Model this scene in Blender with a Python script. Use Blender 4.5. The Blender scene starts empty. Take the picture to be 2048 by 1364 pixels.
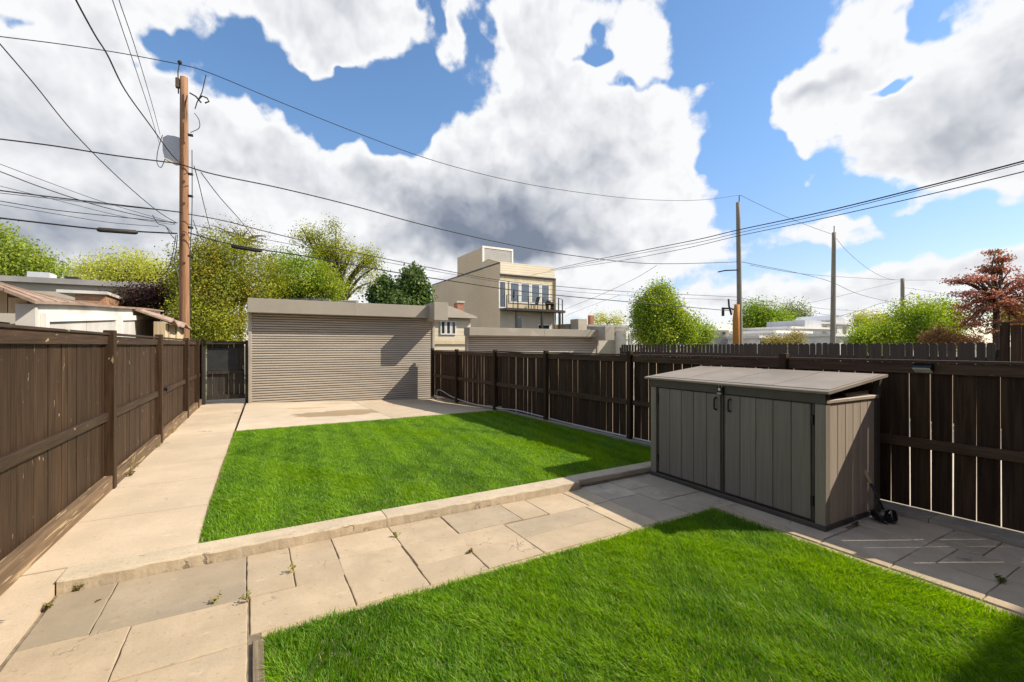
import bpy, math, random
import numpy as np
from mathutils import Vector, Matrix
R = math.radians
random.seed(7)
rng = np.random.default_rng(11)
sc = bpy.context.scene
col = sc.collection

# ------------------------------------------------------------------ camera
CAM_H = 1.68
YAW = R(30)
FPX = 909.0
SY, CY = math.sin(YAW), math.cos(YAW)
cd = bpy.data.cameras.new('camera')
cam = bpy.data.objects.new('camera', cd)
col.objects.link(cam)
cam.location = (0, 0, CAM_H)
cam.rotation_euler = (R(90), 0, -YAW)
cd.sensor_width = 36.0
cd.lens = FPX / 2048 * 36.0
cd.shift_y = 9 / 2048
cd.clip_start = 0.05
cd.clip_end = 3000
sc.camera = cam

# ------------------------------------------------------------------ exposure
sc.view_settings.view_transform = 'Standard'
sc.view_settings.look = 'None'
sc.view_settings.gamma = 1.0
sc.view_settings.use_curve_mapping = False
sc.view_settings.exposure = 0.42
sc.cycles.max_bounces = 5
sc.cycles.diffuse_bounces = 3
sc.cycles.glossy_bounces = 2
sc.cycles.transparent_max_bounces = 8
sc.cycles.use_denoising = True
sc.cycles.use_adaptive_sampling = True
sc.cycles.adaptive_threshold = 0.02
sc.cycles.caustics_reflective = False
sc.cycles.caustics_refractive = False

# ------------------------------------------------------------------ sun
SUNV = Vector((1.0, -0.56, 1.0)).normalized()
SUN_EL = math.asin(SUNV.z)
SUN_AZ = math.atan2(SUNV.x, SUNV.y)
sl = bpy.data.lights.new('sun', 'SUN')
sl.energy = 5.0
sl.angle = R(0.5)
sl.color = (1.0, 0.90, 0.755)
so = bpy.data.objects.new('sun', sl)
col.objects.link(so)
so.rotation_euler = (-SUNV).to_track_quat('-Z', 'Y').to_euler()
so.location = (20, -10, 30)

# ------------------------------------------------------------------ sky with cumulus
def px_azel(u, v):
    f = 1.0
    l = (u - 1024) / FPX
    z = (691 - v) / FPX
    x = f * SY + l * CY
    y = f * CY - l * SY
    n = math.sqrt(x * x + y * y + z * z)
    return math.atan2(x, y), math.asin(z / n)

# (u, v, half width, half height, amount): where cloud masses (+) and blue gaps (-) stand in the sky
LOBES = [
    (555, 170, 130, 85, -1.1), (470, 130, 60, 70, -0.35), (730, 225, 150, 60, -1.0), (850, 180, 100, 60, -0.95),
    (965, 80, 50, 80, -0.95), (860, 25, 28, 60, -0.75), (670, 15, 170, 45, 0.65), (640, 110, 60, 60, 0.85), (915, 90, 35, 55, 0.40),
    (1440, 60, 75, 110, -1.0), (1495, 300, 55, 130, -0.95), (1545, 50, 70, 70, -.5), (1570, 370, 90, 60, -0.75),
    (1920, 440, 200, 50, -0.60), (1700, 400, 160, 40, -.35), (1190, 102, 34, 24, -1.0), (1260, 160, 60, 20, -.55),
    (1795, 165, 55, 22, -1.0), (1880, 25, 40, 50, -0.9), (15, 30, 50, 50, -.6), (315, 75, 50, 45, -.75), (1760, 500, 220, 14, -.35),
    (150, 200, 260, 180, 0.45), (250, 420, 300, 150, 0.5), (600, 390, 300, 110, 0.6), (1050, 100, 110, 120, 0.55),
    (1180, 310, 190, 150, 0.75), (1000, 430, 250, 120, 0.6), (1720, 110, 130, 90, 0.8), (1960, 200, 170, 140, 0.9),
    (1620, 180, 90, 50, 0.6), (1610, 270, 60, 40, 0.5), (1300, 50, 70, 50, .35), (1280, 470, 160, 60, .35), (1420, 160, 42, 28, .5),
    (1585, 355, 28, 14, .75), (1500, 600, 500, 45, .40), (300, 560, 500, 60, .3), (1800, 330, 120, 40, .30), (1850, 400, 70, 22, .28), (1700, 470, 120, 18, .35),
]
# heavier, shaded cloud bases
DARK = [
    (1000, 455, 160, 55, 0.85), (850, 495, 120, 40, 0.40), (1140, 490, 130, 36, 0.34), (250, 450, 300, 65, 0.32), (120, 250, 160, 50, 0.14),
    (560, 330, 160, 40, 0.10), (800, 370, 150, 55, 0.20), (1210, 350, 120, 60, 0.13), (1880, 280, 190, 60, 0.30), (1650, 165, 110, 30, 0.30),
    (1420, 590, 500, 40, 0.20), (1150, 30, 80, 30, 0.16), (300, 520, 500, 60, .22),
]

def make_world():
    w = bpy.data.worlds.new('World')
    sc.world = w
    w.use_nodes = True
    nt = w.node_tree
    nt.nodes.clear()
    N = nt.nodes.new
    L = nt.links.new

    def math_(op, a, b=None, c=None, clamp=False):
        n = N('ShaderNodeMath')
        n.operation = op
        n.use_clamp = clamp
        for i, v in enumerate((a, b, c)):
            if v is None:
                continue
            if isinstance(v, (int, float)):
                n.inputs[i].default_value = v
            else:
                L(v, n.inputs[i])
        return n.outputs[0]

    def vec(op, a, b=None, c=None):
        n = N('ShaderNodeVectorMath')
        n.operation = op
        for i, v in enumerate((a, b, c)):
            if v is None:
                continue
            if isinstance(v, (tuple, list)):
                n.inputs[i].default_value = v
            else:
                L(v, n.inputs[i])
        return n

    def smooth(x, a, b):
        n = N('ShaderNodeMapRange')
        n.interpolation_type = 'SMOOTHSTEP'
        L(x, n.inputs['Value'])
        n.inputs['From Min'].default_value = a
        n.inputs['From Max'].default_value = b
        return n.outputs[0]

    tc = N('ShaderNodeTexCoord')
    d = vec('NORMALIZE', tc.outputs['Generated']).outputs[0]
    sp = N('ShaderNodeSeparateXYZ')
    L(d, sp.inputs[0])
    az = math_('ARCTAN2', sp.outputs[0], sp.outputs[1])
    el = math_('ARCSINE', sp.outputs[2])
    ae = N('ShaderNodeCombineXYZ')
    L(az, ae.inputs[0])
    L(el, ae.inputs[1])
    zc = math_('ADD', math_('MAXIMUM', sp.outputs[2], 0.0), 0.22)
    inv = math_('DIVIDE', 1.0, zc)
    P = N('ShaderNodeVectorMath')
    P.operation = 'SCALE'
    L(d, P.inputs[0])
    L(inv, P.inputs['Scale'])
    P = P.outputs[0]

    def noise(vv, scale, detail, rough, dist=0.0):
        n = N('ShaderNodeTexNoise')
        n.inputs['Scale'].default_value = scale
        n.inputs['Detail'].default_value = detail
        n.inputs['Roughness'].default_value = rough
        n.inputs['Distortion'].default_value = dist
        L(vv, n.inputs['Vector'])
        return n.outputs['Fac']

    # wobble the lobe coordinates so that their outlines turn ragged
    wob = N('ShaderNodeTexNoise')
    wob.inputs['Scale'].default_value = 9.0
    wob.inputs['Detail'].default_value = 2.5
    wob.inputs['Roughness'].default_value = 0.6
    L(ae.outputs[0], wob.inputs['Vector'])
    wv = vec('SUBTRACT', wob.outputs['Color'], (0.5, 0.5, 0.5)).outputs[0]
    aew = vec('MULTIPLY_ADD', wv, (0.16, 0.16, 0.0), ae.outputs[0]).outputs[0]

    def lobes(lst, start, coord):
        acc = None
        for (u, v, hw, hh, a) in lst:
            ca, ce = px_azel(u, v)
            cosr = math.cos(math.atan((u - 1024) / FPX))
            sx = hw / FPX * cosr ** 2
            sy = hh / FPX * math.cos(ce) ** 2 * cosr
            n = vec('MULTIPLY_ADD', coord, (1 / sx, 1 / sy, 0), (-ca / sx, -ce / sy, 0)).outputs[0]
            q = vec('DOT_PRODUCT', n, n).outputs['Value']
            e = math_('POWER', 0.42, q)
            acc = math_('MULTIPLY_ADD', e, a, start if acc is None else acc)
        return acc

    def puffs(vv, scale):
        n = N('ShaderNodeTexVoronoi')
        n.voronoi_dimensions = '2D'
        n.feature = 'SMOOTH_F1'
        n.inputs['Smoothness'].default_value = 0.35
        n.normalize = True
        n.inputs['Scale'].default_value = scale
        n.inputs['Detail'].default_value = 3.0
        n.inputs['Roughness'].default_value = 0.5
        n.inputs['Lacunarity'].default_value = 2.3
        L(vv, n.inputs['Vector'])
        return n.outputs['Distance']
    big = noise(P, 1.15, 6.0, 0.55, 0.25)
    # puff coordinates: a little wider than tall towards the horizon, gently warped
    warp = vec('MULTIPLY_ADD', wv, (0.06, 0.06, 0.0), ae.outputs[0]).outputs[0]
    b1 = puffs(warp, 6.0)
    b2 = puffs(vec('ADD', warp, (0.010, 0.026, 0.0)).outputs[0], 6.0)
    lob = lobes(LOBES, 0.0, aew)
    cov = math_('MULTIPLY_ADD', math_('SUBTRACT', big, 0.5), 1.7, lob)
    cov = math_('MULTIPLY_ADD', math_('SUBTRACT', 0.36, b1), 0.55, cov)
    fine = noise(ae.outputs[0], 26.0, 4.0, 0.62)
    cov = math_('MULTIPLY_ADD', math_('SUBTRACT', fine, 0.5), 0.52, cov)
    mask = smooth(cov, -0.08, 0.18)
    rel = math_('MULTIPLY', math_('SUBTRACT', b2, b1), -1.25)
    thick = smooth(cov, 0.25, 1.25)
    dark = lobes(DARK, 0.0, aew)
    g = math_('MULTIPLY_ADD', thick, 0.22, dark)
    g = math_('MULTIPLY_ADD', math_('SUBTRACT', big, 0.5), 0.55, g)
    g = math_('ADD', g, rel)
    rim = smooth(cov, 0.55, 0.05)
    g = math_('MULTIPLY_ADD', rim, -0.22, g)
    g = math_('MAXIMUM', math_('MINIMUM', g, 1.0), 0.0)
    ramp = N('ShaderNodeValToRGB')
    L(g, ramp.inputs[0])
    cr = ramp.color_ramp
    cr.elements[0].position = 0.0
    cr.elements[0].color = (0.87, 0.875, 0.89, 1)
    cr.elements[1].position = 1.0
    cr.elements[1].color = (0.20, 0.235, 0.31, 1)
    for p, c in ((0.20, (0.74, 0.75, 0.78)), (0.48, (0.52, 0.545, 0.59)), (0.75, (0.33, 0.36, 0.43))):
        e = cr.elements.new(p)
        e.color = (*c, 1)
    sky = N('ShaderNodeTexSky')
    sky.sky_type = 'NISHITA'
    sky.sun_disc = False
    sky.sun_elevation = SUN_EL
    sky.sun_rotation = SUN_AZ
    sky.altitude = 100
    sky.air_density = 1.0
    sky.dust_density = 0.3
    sky.ozone_density = 2.5
    cs = vec('MULTIPLY', ramp.outputs[0], (8.3, 8.3, 8.3)).outputs[0]
    hz = smooth(sp.outputs[2], 0.0, 0.45)
    tint = N('ShaderNodeMix')
    tint.data_type = 'RGBA'
    L(hz, tint.inputs[0])
    tint.inputs[6].default_value = (1.25, 1.1, 1.15, 1)
    tint.inputs[7].default_value = (1.2, 1.4, 1.5, 1)
    skc = vec('MULTIPLY', sky.outputs[0], tint.outputs[2]).outputs[0]
    mix = N('ShaderNodeMix')
    mix.data_type = 'RGBA'
    L(mask, mix.inputs[0])
    L(skc, mix.inputs[6])
    L(cs, mix.inputs[7])
    bg = N('ShaderNodeBackground')
    bg.inputs['Strength'].default_value = 0.1
    L(mix.outputs[2], bg.inputs[0])
    out = N('ShaderNodeOutputWorld')
    L(bg.outputs[0], out.inputs[0])
    w.cycles.sampling_method = 'MANUAL'
    w.cycles.sample_map_resolution = 512
make_world()
#@@SKYEND

# ------------------------------------------------------------------ placing helpers (surveyed from the photograph)
def at(u, v, z=0.0):
    d = FPX * (CAM_H - z) / (v - 691)
    l = (u - 1024) / FPX * d
    return Vector((d * SY + l * CY, d * CY - l * SY, z))

def atd(u, v, d):
    l = (u - 1024) / FPX * d
    return Vector((d * SY + l * CY, d * CY - l * SY, CAM_H + (691 - v) / FPX * d))

def y_on(u, x0, k):
    """Y where the line X = x0 + k*Y is seen at column u"""
    r = (u - 1024) / FPX
    return (CY * x0 - r * SY * x0) / (SY - CY * k + r * (CY + SY * k))

# ------------------------------------------------------------------ object helpers
ORG = {}
def props(o, label=None, cat=None, group=None, kind=None):
    if label:
        o['label'] = label
    if cat:
        o['category'] = cat
    if group:
        o['group'] = group
    if kind:
        o['kind'] = kind
    return o

def thing(name, loc, label, cat, group=None):
    o = bpy.data.objects.new(name, None)
    o.empty_display_size = 0.2
    col.objects.link(o)
    o.location = loc
    ORG[o] = Vector(loc)
    return props(o, label, cat, group)

class MB:
    def __init__(s):
        s.v = []
        s.f = []

    def add(s, vs, fs):
        n = len(s.v)
        s.v += [tuple(p) for p in vs]
        s.f += [tuple(i + n for i in q) for q in fs]
        return s

    def box(s, x0, x1, y0, y1, z0, z1, M=None):
        vs = [(x, y, z) for z in (z0, z1) for y in (y0, y1) for x in (x0, x1)]
        if M is not None:
            vs = [M @ Vector(p) for p in vs]
        return s.add(vs, [(0, 2, 3, 1), (4, 5, 7, 6), (0, 1, 5, 4), (2, 6, 7, 3), (0, 4, 6, 2), (1, 3, 7, 5)])

    def bbox(s, x0, x1, y0, y1, z0, z1, b=0.006, M=None):
        """box with chamfered edges"""
        cx, cy, cz = (x0 + x1) / 2, (y0 + y1) / 2, (z0 + z1) / 2
        hx, hy, hz = (x1 - x0) / 2, (y1 - y0) / 2, (z1 - z0) / 2
        b = min(b, hx * .45, hy * .45, hz * .45)
        vs = []
        idx = {}
        for sx in (-1, 1):
            for sy in (-1, 1):
                for sz in (-1, 1):
                    for ax in range(3):
                        p = [sx * (hx - b), sy * (hy - b), sz * (hz - b)]
                        p[ax] += (sx, sy, sz)[ax] * b
                        idx[(sx, sy, sz, ax)] = len(vs)
                        vs.append(Vector((p[0] + cx, p[1] + cy, p[2] + cz)))
        fs = []
        def q(keys):
            ids = [idx[k] for k in keys]
            c = sum((vs[i] for i in ids), Vector()) / len(ids)
            n = (vs[ids[1]] - vs[ids[0]]).cross(vs[ids[2]] - vs[ids[1]])
            if n.dot(c - Vector((cx, cy, cz))) < 0:
                ids.reverse()
            fs.append(tuple(ids))
        for sgn in (-1, 1):
            q([(sgn, -1, -1, 0), (sgn, 1, -1, 0), (sgn, 1, 1, 0), (sgn, -1, 1, 0)])
            q([(-1, sgn, -1, 1), (1, sgn, -1, 1), (1, sgn, 1, 1), (-1, sgn, 1, 1)])
            q([(-1, -1, sgn, 2), (1, -1, sgn, 2), (1, 1, sgn, 2), (-1, 1, sgn, 2)])
        for a in (-1, 1):
            for c in (-1, 1):
                q([(a, c, -1, 0), (a, c, 1, 0), (a, c, 1, 1), (a, c, -1, 1)])
                q([(a, -1, c, 0), (a, 1, c, 0), (a, 1, c, 2), (a, -1, c, 2)])
                q([(-1, a, c, 1), (1, a, c, 1), (1, a, c, 2), (-1, a, c, 2)])
                for e in (-1, 1):
                    q([(a, c, e, 0), (a, c, e, 1), (a, c, e, 2)])
        if M is not None:
            vs = [M @ p for p in vs]
        return s.add(vs, fs)

    def tube(s, pts, rad, n=8, cap=True):
        pts = [Vector(p) for p in pts]
        if not hasattr(rad, '__len__'):
            rad = [rad] * len(pts)
        base = len(s.v)
        prev = None
        for i, p in enumerate(pts):
            t = (pts[min(i + 1, len(pts) - 1)] - pts[max(i - 1, 0)]).normalized()
            if prev is None:
                a = Vector((0, 0, 1)) if abs(t.z) < .9 else Vector((1, 0, 0))
                u = t.cross(a).normalized()
            else:
                u = (prev - t * prev.dot(t)).normalized()
            prev = u
            w = t.cross(u)
            for k in range(n):
                an = 2 * math.pi * k / n
                s.v.append(tuple(p + (u * math.cos(an) + w * math.sin(an)) * rad[i]))
        for i in range(len(pts) - 1):
            for k in range(n):
                a = base + i * n + k
                b = base + i * n + (k + 1) % n
                s.f.append((a, b, b + n, a + n))
        if cap:
            s.f.append(tuple(base + k for k in range(n))[::-1])
            s.f.append(tuple(base + (len(pts) - 1) * n + k for k in range(n)))
        return s

    def prism(s, poly, h0, h1, axis='z', M=None):
        """extrude a 2-D outline; axis says which world axis the extrusion runs along"""
        n = len(poly)
        def P(a, b, h):
            p = {'z': (a, b, h), 'y': (a, h, b), 'x': (h, a, b)}[axis]
            return M @ Vector(p) if M is not None else p
        vs = [P(a, b, h0) for a, b in poly] + [P(a, b, h1) for a, b in poly]
        fs = [tuple(range(n)), tuple(range(n, 2 * n))[::-1]]
        fs += [(i, i + n, (i + 1) % n + n, (i + 1) % n) for i in range(n)]
        return s.add(vs, fs)

    def mesh(s, name, mat, org=(0, 0, 0), smooth=False):
        me = bpy.data.meshes.new(name)
        o = Vector(org)
        me.from_pydata([tuple(Vector(p) - o) for p in s.v], [], s.f)
        me.validate()
        import bmesh
        bm = bmesh.new()
        bm.from_mesh(me)
        bmesh.ops.recalc_face_normals(bm, faces=bm.faces)
        bm.to_mesh(me)
        bm.free()
        if smooth:
            me.shade_smooth()
        if mat:
            me.materials.append(mat)
        return me

    def build(s, name, mat, parent=None, smooth=False, label=None, cat=None, group=None, kind=None):
        if parent is not None:
            org = ORG[parent]
        else:
            a = np.array(s.v)
            org = Vector(((a[:, 0].min() + a[:, 0].max()) / 2, (a[:, 1].min() + a[:, 1].max()) / 2, a[:, 2].min()))
        o = bpy.data.objects.new(name, s.mesh(name, mat, org, smooth))
        col.objects.link(o)
        if parent is not None:
            o.parent = parent
            ORG[o] = org
        else:
            o.location = org
            ORG[o] = org
        return props(o, label, cat, group, kind)

def inst(name, me, parent, loc, rot=(0, 0, 0), scale=(1, 1, 1)):
    """one more piece sharing mesh data; loc in world, parent unrotated"""
    o = bpy.data.objects.new(name, me)
    col.objects.link(o)
    if parent is not None:
        o.parent = parent
        o.location = Vector(loc) - ORG[parent]
    else:
        o.location = loc
    o.rotation_euler = rot
    o.scale = scale
    ORG[o] = Vector(loc)
    return o

def trimesh(name, V, T, C, mat, parent=None, org=(0, 0, 0)):
    me = bpy.data.meshes.new(name)
    V = np.asarray(V, dtype=np.float32) - np.asarray(org, dtype=np.float32)
    T = np.asarray(T, dtype=np.int32)
    me.vertices.add(len(V))
    me.vertices.foreach_set('co', V.ravel())
    me.loops.add(T.size)
    me.loops.foreach_set('vertex_index', T.ravel())
    me.polygons.add(len(T))
    me.polygons.foreach_set('loop_start', np.arange(0, T.size, 3, dtype=np.int32))
    me.update(calc_edges=True)
    ca = me.color_attributes.new('Col', 'FLOAT_COLOR', 'POINT')
    C4 = np.ones((len(V), 4), dtype=np.float32)
    C4[:, :3] = C
    ca.data.foreach_set('color', C4.ravel())
    me.materials.append(mat)
    o = bpy.data.objects.new(name, me)
    col.objects.link(o)
    if parent is not None:
        o.parent = parent
        ORG[o] = ORG[parent]
    else:
        o.location = org
        ORG[o] = Vector(org)
    return o

# ------------------------------------------------------------------ materials
def newmat(name):
    m = bpy.data.materials.new(name)
    m.use_nodes = True
    nt = m.node_tree
    b = nt.nodes['Principled BSDF']
    return m, nt, b

def surf(name, c1, c2, scale=4.0, stretch=(1, 1, 1), rough=0.8, bump=0.15, bdist=0.004, bscale=None, rnd=0.12,
         chips=None, chip_scale=(9, 9, 4), chip_t=0.72, spots=None, spot_scale=1.2, spot_t=(0.55, 0.75), metallic=0.0, spec=0.4,
         siding=None, detail=6.0, bricks=None, cracks=None):
    """two-tone noise surface; colours vary a little from piece to piece"""
    m, nt, b = newmat(name)
    N = nt.nodes.new
    L = nt.links.new
    tc = N('ShaderNodeTexCoord')
    oi = N('ShaderNodeObjectInfo')
    offs = N('ShaderNodeVectorMath')
    offs.operation = 'SCALE'
    offs.inputs[0].default_value = (37.0, 53.0, 29.0)
    L(oi.outputs['Random'], offs.inputs['Scale'])
    pos = N('ShaderNodeVectorMath')
    L(tc.outputs['Object'], pos.inputs[0])
    L(offs.outputs[0], pos.inputs[1])
    pv = pos.outputs[0]

    def nz(sc_, st, det=detail, ro=0.6):
        mp = N('ShaderNodeMapping')
        mp.inputs['Scale'].default_value = st
        L(pv, mp.inputs[0])
        n = N('ShaderNodeTexNoise')
        n.inputs['Scale'].default_value = sc_
        n.inputs['Detail'].default_value = det
        n.inputs['Roughness'].default_value = ro
        L(mp.outputs[0], n.inputs['Vector'])
        return n.outputs['Fac']

    def ramp(x, a, b_):
        r = N('ShaderNodeMapRange')
        r.interpolation_type = 'SMOOTHSTEP'
        L(x, r.inputs['Value'])
        r.inputs['From Min'].default_value = a
        r.inputs['From Max'].default_value = b_
        return r.outputs[0]

    def mix(f, a, b_, mode='MIX'):
        x = N('ShaderNodeMix')
        x.data_type = 'RGBA'
        x.blend_type = mode
        for i, v in ((0, f), (6, a), (7, b_)):
            if isinstance(v, (int, float)):
                x.inputs[i].default_value = v
            elif isinstance(v, tuple):
                x.inputs[i].default_value = (*v, 1)
            else:
                L(v, x.inputs[i])
        return x.outputs[2]

    n1 = nz(scale, stretch)
    c = mix(ramp(n1, 0.3, 0.7), c1, c2)
    n2 = nz(scale * 0.23, stretch, 3.0)
    hsv = N('ShaderNodeHueSaturation')
    v1 = N('ShaderNodeMath')
    v1.operation = 'MULTIPLY_ADD'
    L(oi.outputs['Random'], v1.inputs[0])
    v1.inputs[1].default_value = rnd * 2
    v1.inputs[2].default_value = 1.0 - rnd
    v2 = N('ShaderNodeMath')
    v2.operation = 'MULTIPLY_ADD'
    L(n2, v2.inputs[0])
    v2.inputs[1].default_value = 0.5
    v2.inputs[2].default_value = 0.75
    v3 = N('ShaderNodeMath')
    v3.operation = 'MULTIPLY'
    L(v1.outputs[0], v3.inputs[0])
    L(v2.outputs[0], v3.inputs[1])
    L(v3.outputs[0], hsv.inputs['Value'])
    L(c, hsv.inputs['Color'])
    c = hsv.outputs[0]
    if spots:
        c = mix(ramp(nz(spot_scale, (1, 1, 1), 5.0, 0.55), *spot_t), c, spots)
    if chips:
        c = mix(ramp(nz(1.0, chip_scale, 5.0, 0.5), chip_t, chip_t + 0.03), c, chips)
    h = nz(bscale or scale * 2.2, stretch, 6.0, 0.65)
    if cracks:
        wn = N('ShaderNodeTexNoise')
        wn.inputs['Scale'].default_value = 7.0
        wn.inputs['Detail'].default_value = 4.0
        L(pv, wn.inputs['Vector'])
        wa = N('ShaderNodeVectorMath')
        wa.operation = 'MULTIPLY_ADD'
        L(wn.outputs['Color'], wa.inputs[0])
        wa.inputs[1].default_value = (.28, .28, .28)
        L(pv, wa.inputs[2])
        vo = N('ShaderNodeTexVoronoi')
        vo.feature = 'DISTANCE_TO_EDGE'
        vo.inputs['Scale'].default_value = cracks
        L(wa.outputs[0], vo.inputs['Vector'])
        ln = ramp(vo.outputs['Distance'], .010, .003)
        gate = ramp(nz(1.6, (1, 1, 1), 3.0), .56, .64)
        mu = N('ShaderNodeMath')
        mu.operation = 'MULTIPLY'
        L(ln, mu.inputs[0])
        L(gate, mu.inputs[1])
        mu2 = N('ShaderNodeMath')
        mu2.operation = 'MULTIPLY'
        mu2.inputs[1].default_value = .6
        L(mu.outputs[0], mu2.inputs[0])
        c = mix(mu2.outputs[0], c, tuple(x * .35 for x in c1))
        fl_ = nz(26.0, (1, 1, 1), 5.0, .7)
        c = mix(ramp(fl_, .58, .70), c, tuple(min(1, x * .78) for x in c1))
        gr_ = nz(110.0, (1, 1, 1), 3.0, .7)
        c = mix(ramp(gr_, .35, .75), mix(.16, c, (.08, .065, .045)), c)
        lt_ = nz(5.0, (1, 1.8, 1), 6.0, .65)
        c = mix(ramp(lt_, .60, .80), c, tuple(min(1, x * 1.12) for x in c2))
        sb_ = N('ShaderNodeMath')
        sb_.operation = 'MULTIPLY_ADD'
        L(mu.outputs[0], sb_.inputs[0])
        sb_.inputs[1].default_value = -1.0
        L(h, sb_.inputs[2])
        h = sb_.outputs[0]
    if siding:
        sp_ = N('ShaderNodeSeparateXYZ')
        L(tc.outputs['Object'], sp_.inputs[0])
        md = N('ShaderNodeMath')
        md.operation = 'DIVIDE'
        L(sp_.outputs[2], md.inputs[0])
        md.inputs[1].default_value = siding
        fr = N('ShaderNodeMath')
        fr.operation = 'FRACT'
        L(md.outputs[0], fr.inputs[0])
        lp = ramp(fr.outputs[0], 0.0, 0.16)
        c = mix(lp, tuple(0.62 * x for x in c1), c)
        ad = N('ShaderNodeMath')
        ad.operation = 'MULTIPLY_ADD'
        L(fr.outputs[0], ad.inputs[0])
        ad.inputs[1].default_value = -3.0
        L(h, ad.inputs[2])
        h = ad.outputs[0]
    if bricks:
        bt = N('ShaderNodeTexBrick')
        bt.inputs['Scale'].default_value = 1.0
        bt.inputs['Brick Width'].default_value = 0.22
        bt.inputs['Row Height'].default_value = 0.075
        bt.inputs['Mortar Size'].default_value = 0.008
        cx = N('ShaderNodeSeparateXYZ')
        L(tc.outputs['Object'], cx.inputs[0])
        sm = N('ShaderNodeMath')
        L(cx.outputs[0], sm.inputs[0])
        L(cx.outputs[1], sm.inputs[1])
        cb = N('ShaderNodeCombineXYZ')
        L(sm.outputs[0], cb.inputs[0])
        L(cx.outputs[2], cb.inputs[1])
        L(cb.outputs[0], bt.inputs['Vector'])
        c = mix(bt.outputs['Fac'], c, bricks)
    L(c, b.inputs['Base Color'])
    b.inputs['Roughness'].default_value = rough
    b.inputs['Metallic'].default_value = metallic
    b.inputs['Specular IOR Level'].default_value = spec
    if bump:
        bp = N('ShaderNodeBump')
        bp.inputs['Strength'].default_value = bump
        bp.inputs['Distance'].default_value = bdist
        L(h, bp.inputs['Height'])
        L(bp.outputs[0], b.inputs['Normal'])
    return m

def leafmat(name, trans=0.35, rough=0.5):
    m, nt, b = newmat(name)
    N = nt.nodes.new
    L = nt.links.new
    at_ = N('ShaderNodeAttribute')
    at_.attribute_name = 'Col'
    L(at_.outputs['Color'], b.inputs['Base Color'])
    b.inputs['Roughness'].default_value = rough
    b.inputs['Specular IOR Level'].default_value = 0.3
    tr = N('ShaderNodeBsdfTranslucent')
    hs = N('ShaderNodeHueSaturation')
    hs.inputs['Hue'].default_value = 0.485
    hs.inputs['Saturation'].default_value = 1.1
    hs.inputs['Value'].default_value = 1.15
    L(at_.outputs['Color'], hs.inputs['Color'])
    L(hs.outputs[0], tr.inputs['Color'])
    mx = N('ShaderNodeMixShader')
    mx.inputs[0].default_value = trans
    L(b.outputs[0], mx.inputs[1])
    L(tr.outputs[0], mx.inputs[2])
    L(mx.outputs[0], nt.nodes['Material Output'].inputs[0])
    return m

def glassy(name, c=(0.03, 0.04, 0.05), rough=0.08):
    m, nt, b = newmat(name)
    b.inputs['Base Color'].default_value = (*c, 1)
    b.inputs['Roughness'].default_value = rough
    b.inputs['Specular IOR Level'].default_value = 0.9
    return m

BR1, BR2 = (0.027, 0.0150, 0.0078), (0.064, 0.036, 0.0195)
TAN = (0.34, 0.27, 0.18)
M = {}
M['wood_v'] = surf('stained_wood_upright', BR1, BR2, 6, (6, 6, .35), .62, .35, .003, rnd=.22, chips=TAN, chip_scale=(22, 22, 7), chip_t=.69, spec=.25)
M['wood_y'] = surf('stained_wood_rail', BR1, BR2, 6, (6, .35, 6), .62, .35, .003, rnd=.15, chips=TAN, chip_scale=(22, 6, 22), chip_t=.68)
M['wood_x'] = surf('stained_wood_cross_rail', BR1, BR2, 6, (.35, 6, 6), .62, .35, .003, rnd=.15, chips=TAN, chip_scale=(7, 22, 22), chip_t=.73)
M['kick'] = surf('worn_kick_board', (.10, .065, .038), (.19, .125, .07), 6, (7, .3, 7), .75, .5, .005, rnd=.15, chips=(.38, .28, .16), chip_scale=(30, 1.6, 30), chip_t=.60)
DK1, DK2 = (.028, .017, .0105), (.062, .037, .022)
M['rwood_v'] = surf('dark_wood_upright', DK1, DK2, 6, (6, 6, .3), .75, .35, .003, rnd=.25, chips=(.11, .075, .05), chip_scale=(22, 22, 5), chip_t=.77, spec=.12)
M['rwood_y'] = surf('dark_wood_rail', (.048, .028, .017), (.095, .057, .035), 6, (6, .3, 6), .7, .35, .003, rnd=.15, chips=(.2, .14, .09), chip_scale=(22, 5, 22), chip_t=.75, spec=.2)
M['black_wood'] = surf('black_brown_wood', (.022, .019, .016), (.05, .042, .034), 6, (6, 6, .3), .65, .3, .003, rnd=.2, chips=(.3, .27, .22), chip_scale=(24, 24, 6), chip_t=.75)
M['black_panel'] = surf('black_panel', (.020, .022, .023), (.033, .035, .035), 5, (1, 1, 1), .6, .1)
M['edge'] = surf('sunlit_board_edge', (.40, .30, .21), (.55, .43, .32), 6, (6, 6, .4), .8, .3, rnd=.1)  # pale colour paints the sun's glint onto plank edges in the gaps
M['picket'] = surf('grey_brown_picket', (.026, .018, .012), (.048, .034, .024), 6, (6, 6, .3), .7, .3, .003, rnd=.15)
M['stone'] = surf('tan_flagstone', (.43, .335, .222), (.52, .41, .278), 3.0, (1, 1, 1), .85, .5, .004, bscale=9, rnd=.07, spots=(.44, .355, .245), spot_scale=2.2, spot_t=(.5, .72), cracks=1.7)
M['stone_grey'] = surf('grey_flagstone', (.335, .27, .185), (.415, .335, .235), 3.0, (1, 1, 1), .85, .5, .004, bscale=9, rnd=.07, spots=(.32, .265, .19), spot_scale=2.0, spot_t=(.5, .72), cracks=1.7)
M['stone_shade'] = surf('shaded_flagstone', (.42, .345, .25), (.52, .435, .325), 3.0, (1, 1, 1), .8, .5, .004, bscale=9, rnd=.14, spots=(.40, .34, .255), spot_scale=2.4, spot_t=(.5, .72), cracks=1.7)  # copy of the tan stone for shaded paving, colour lifted to brighten the shade
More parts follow.
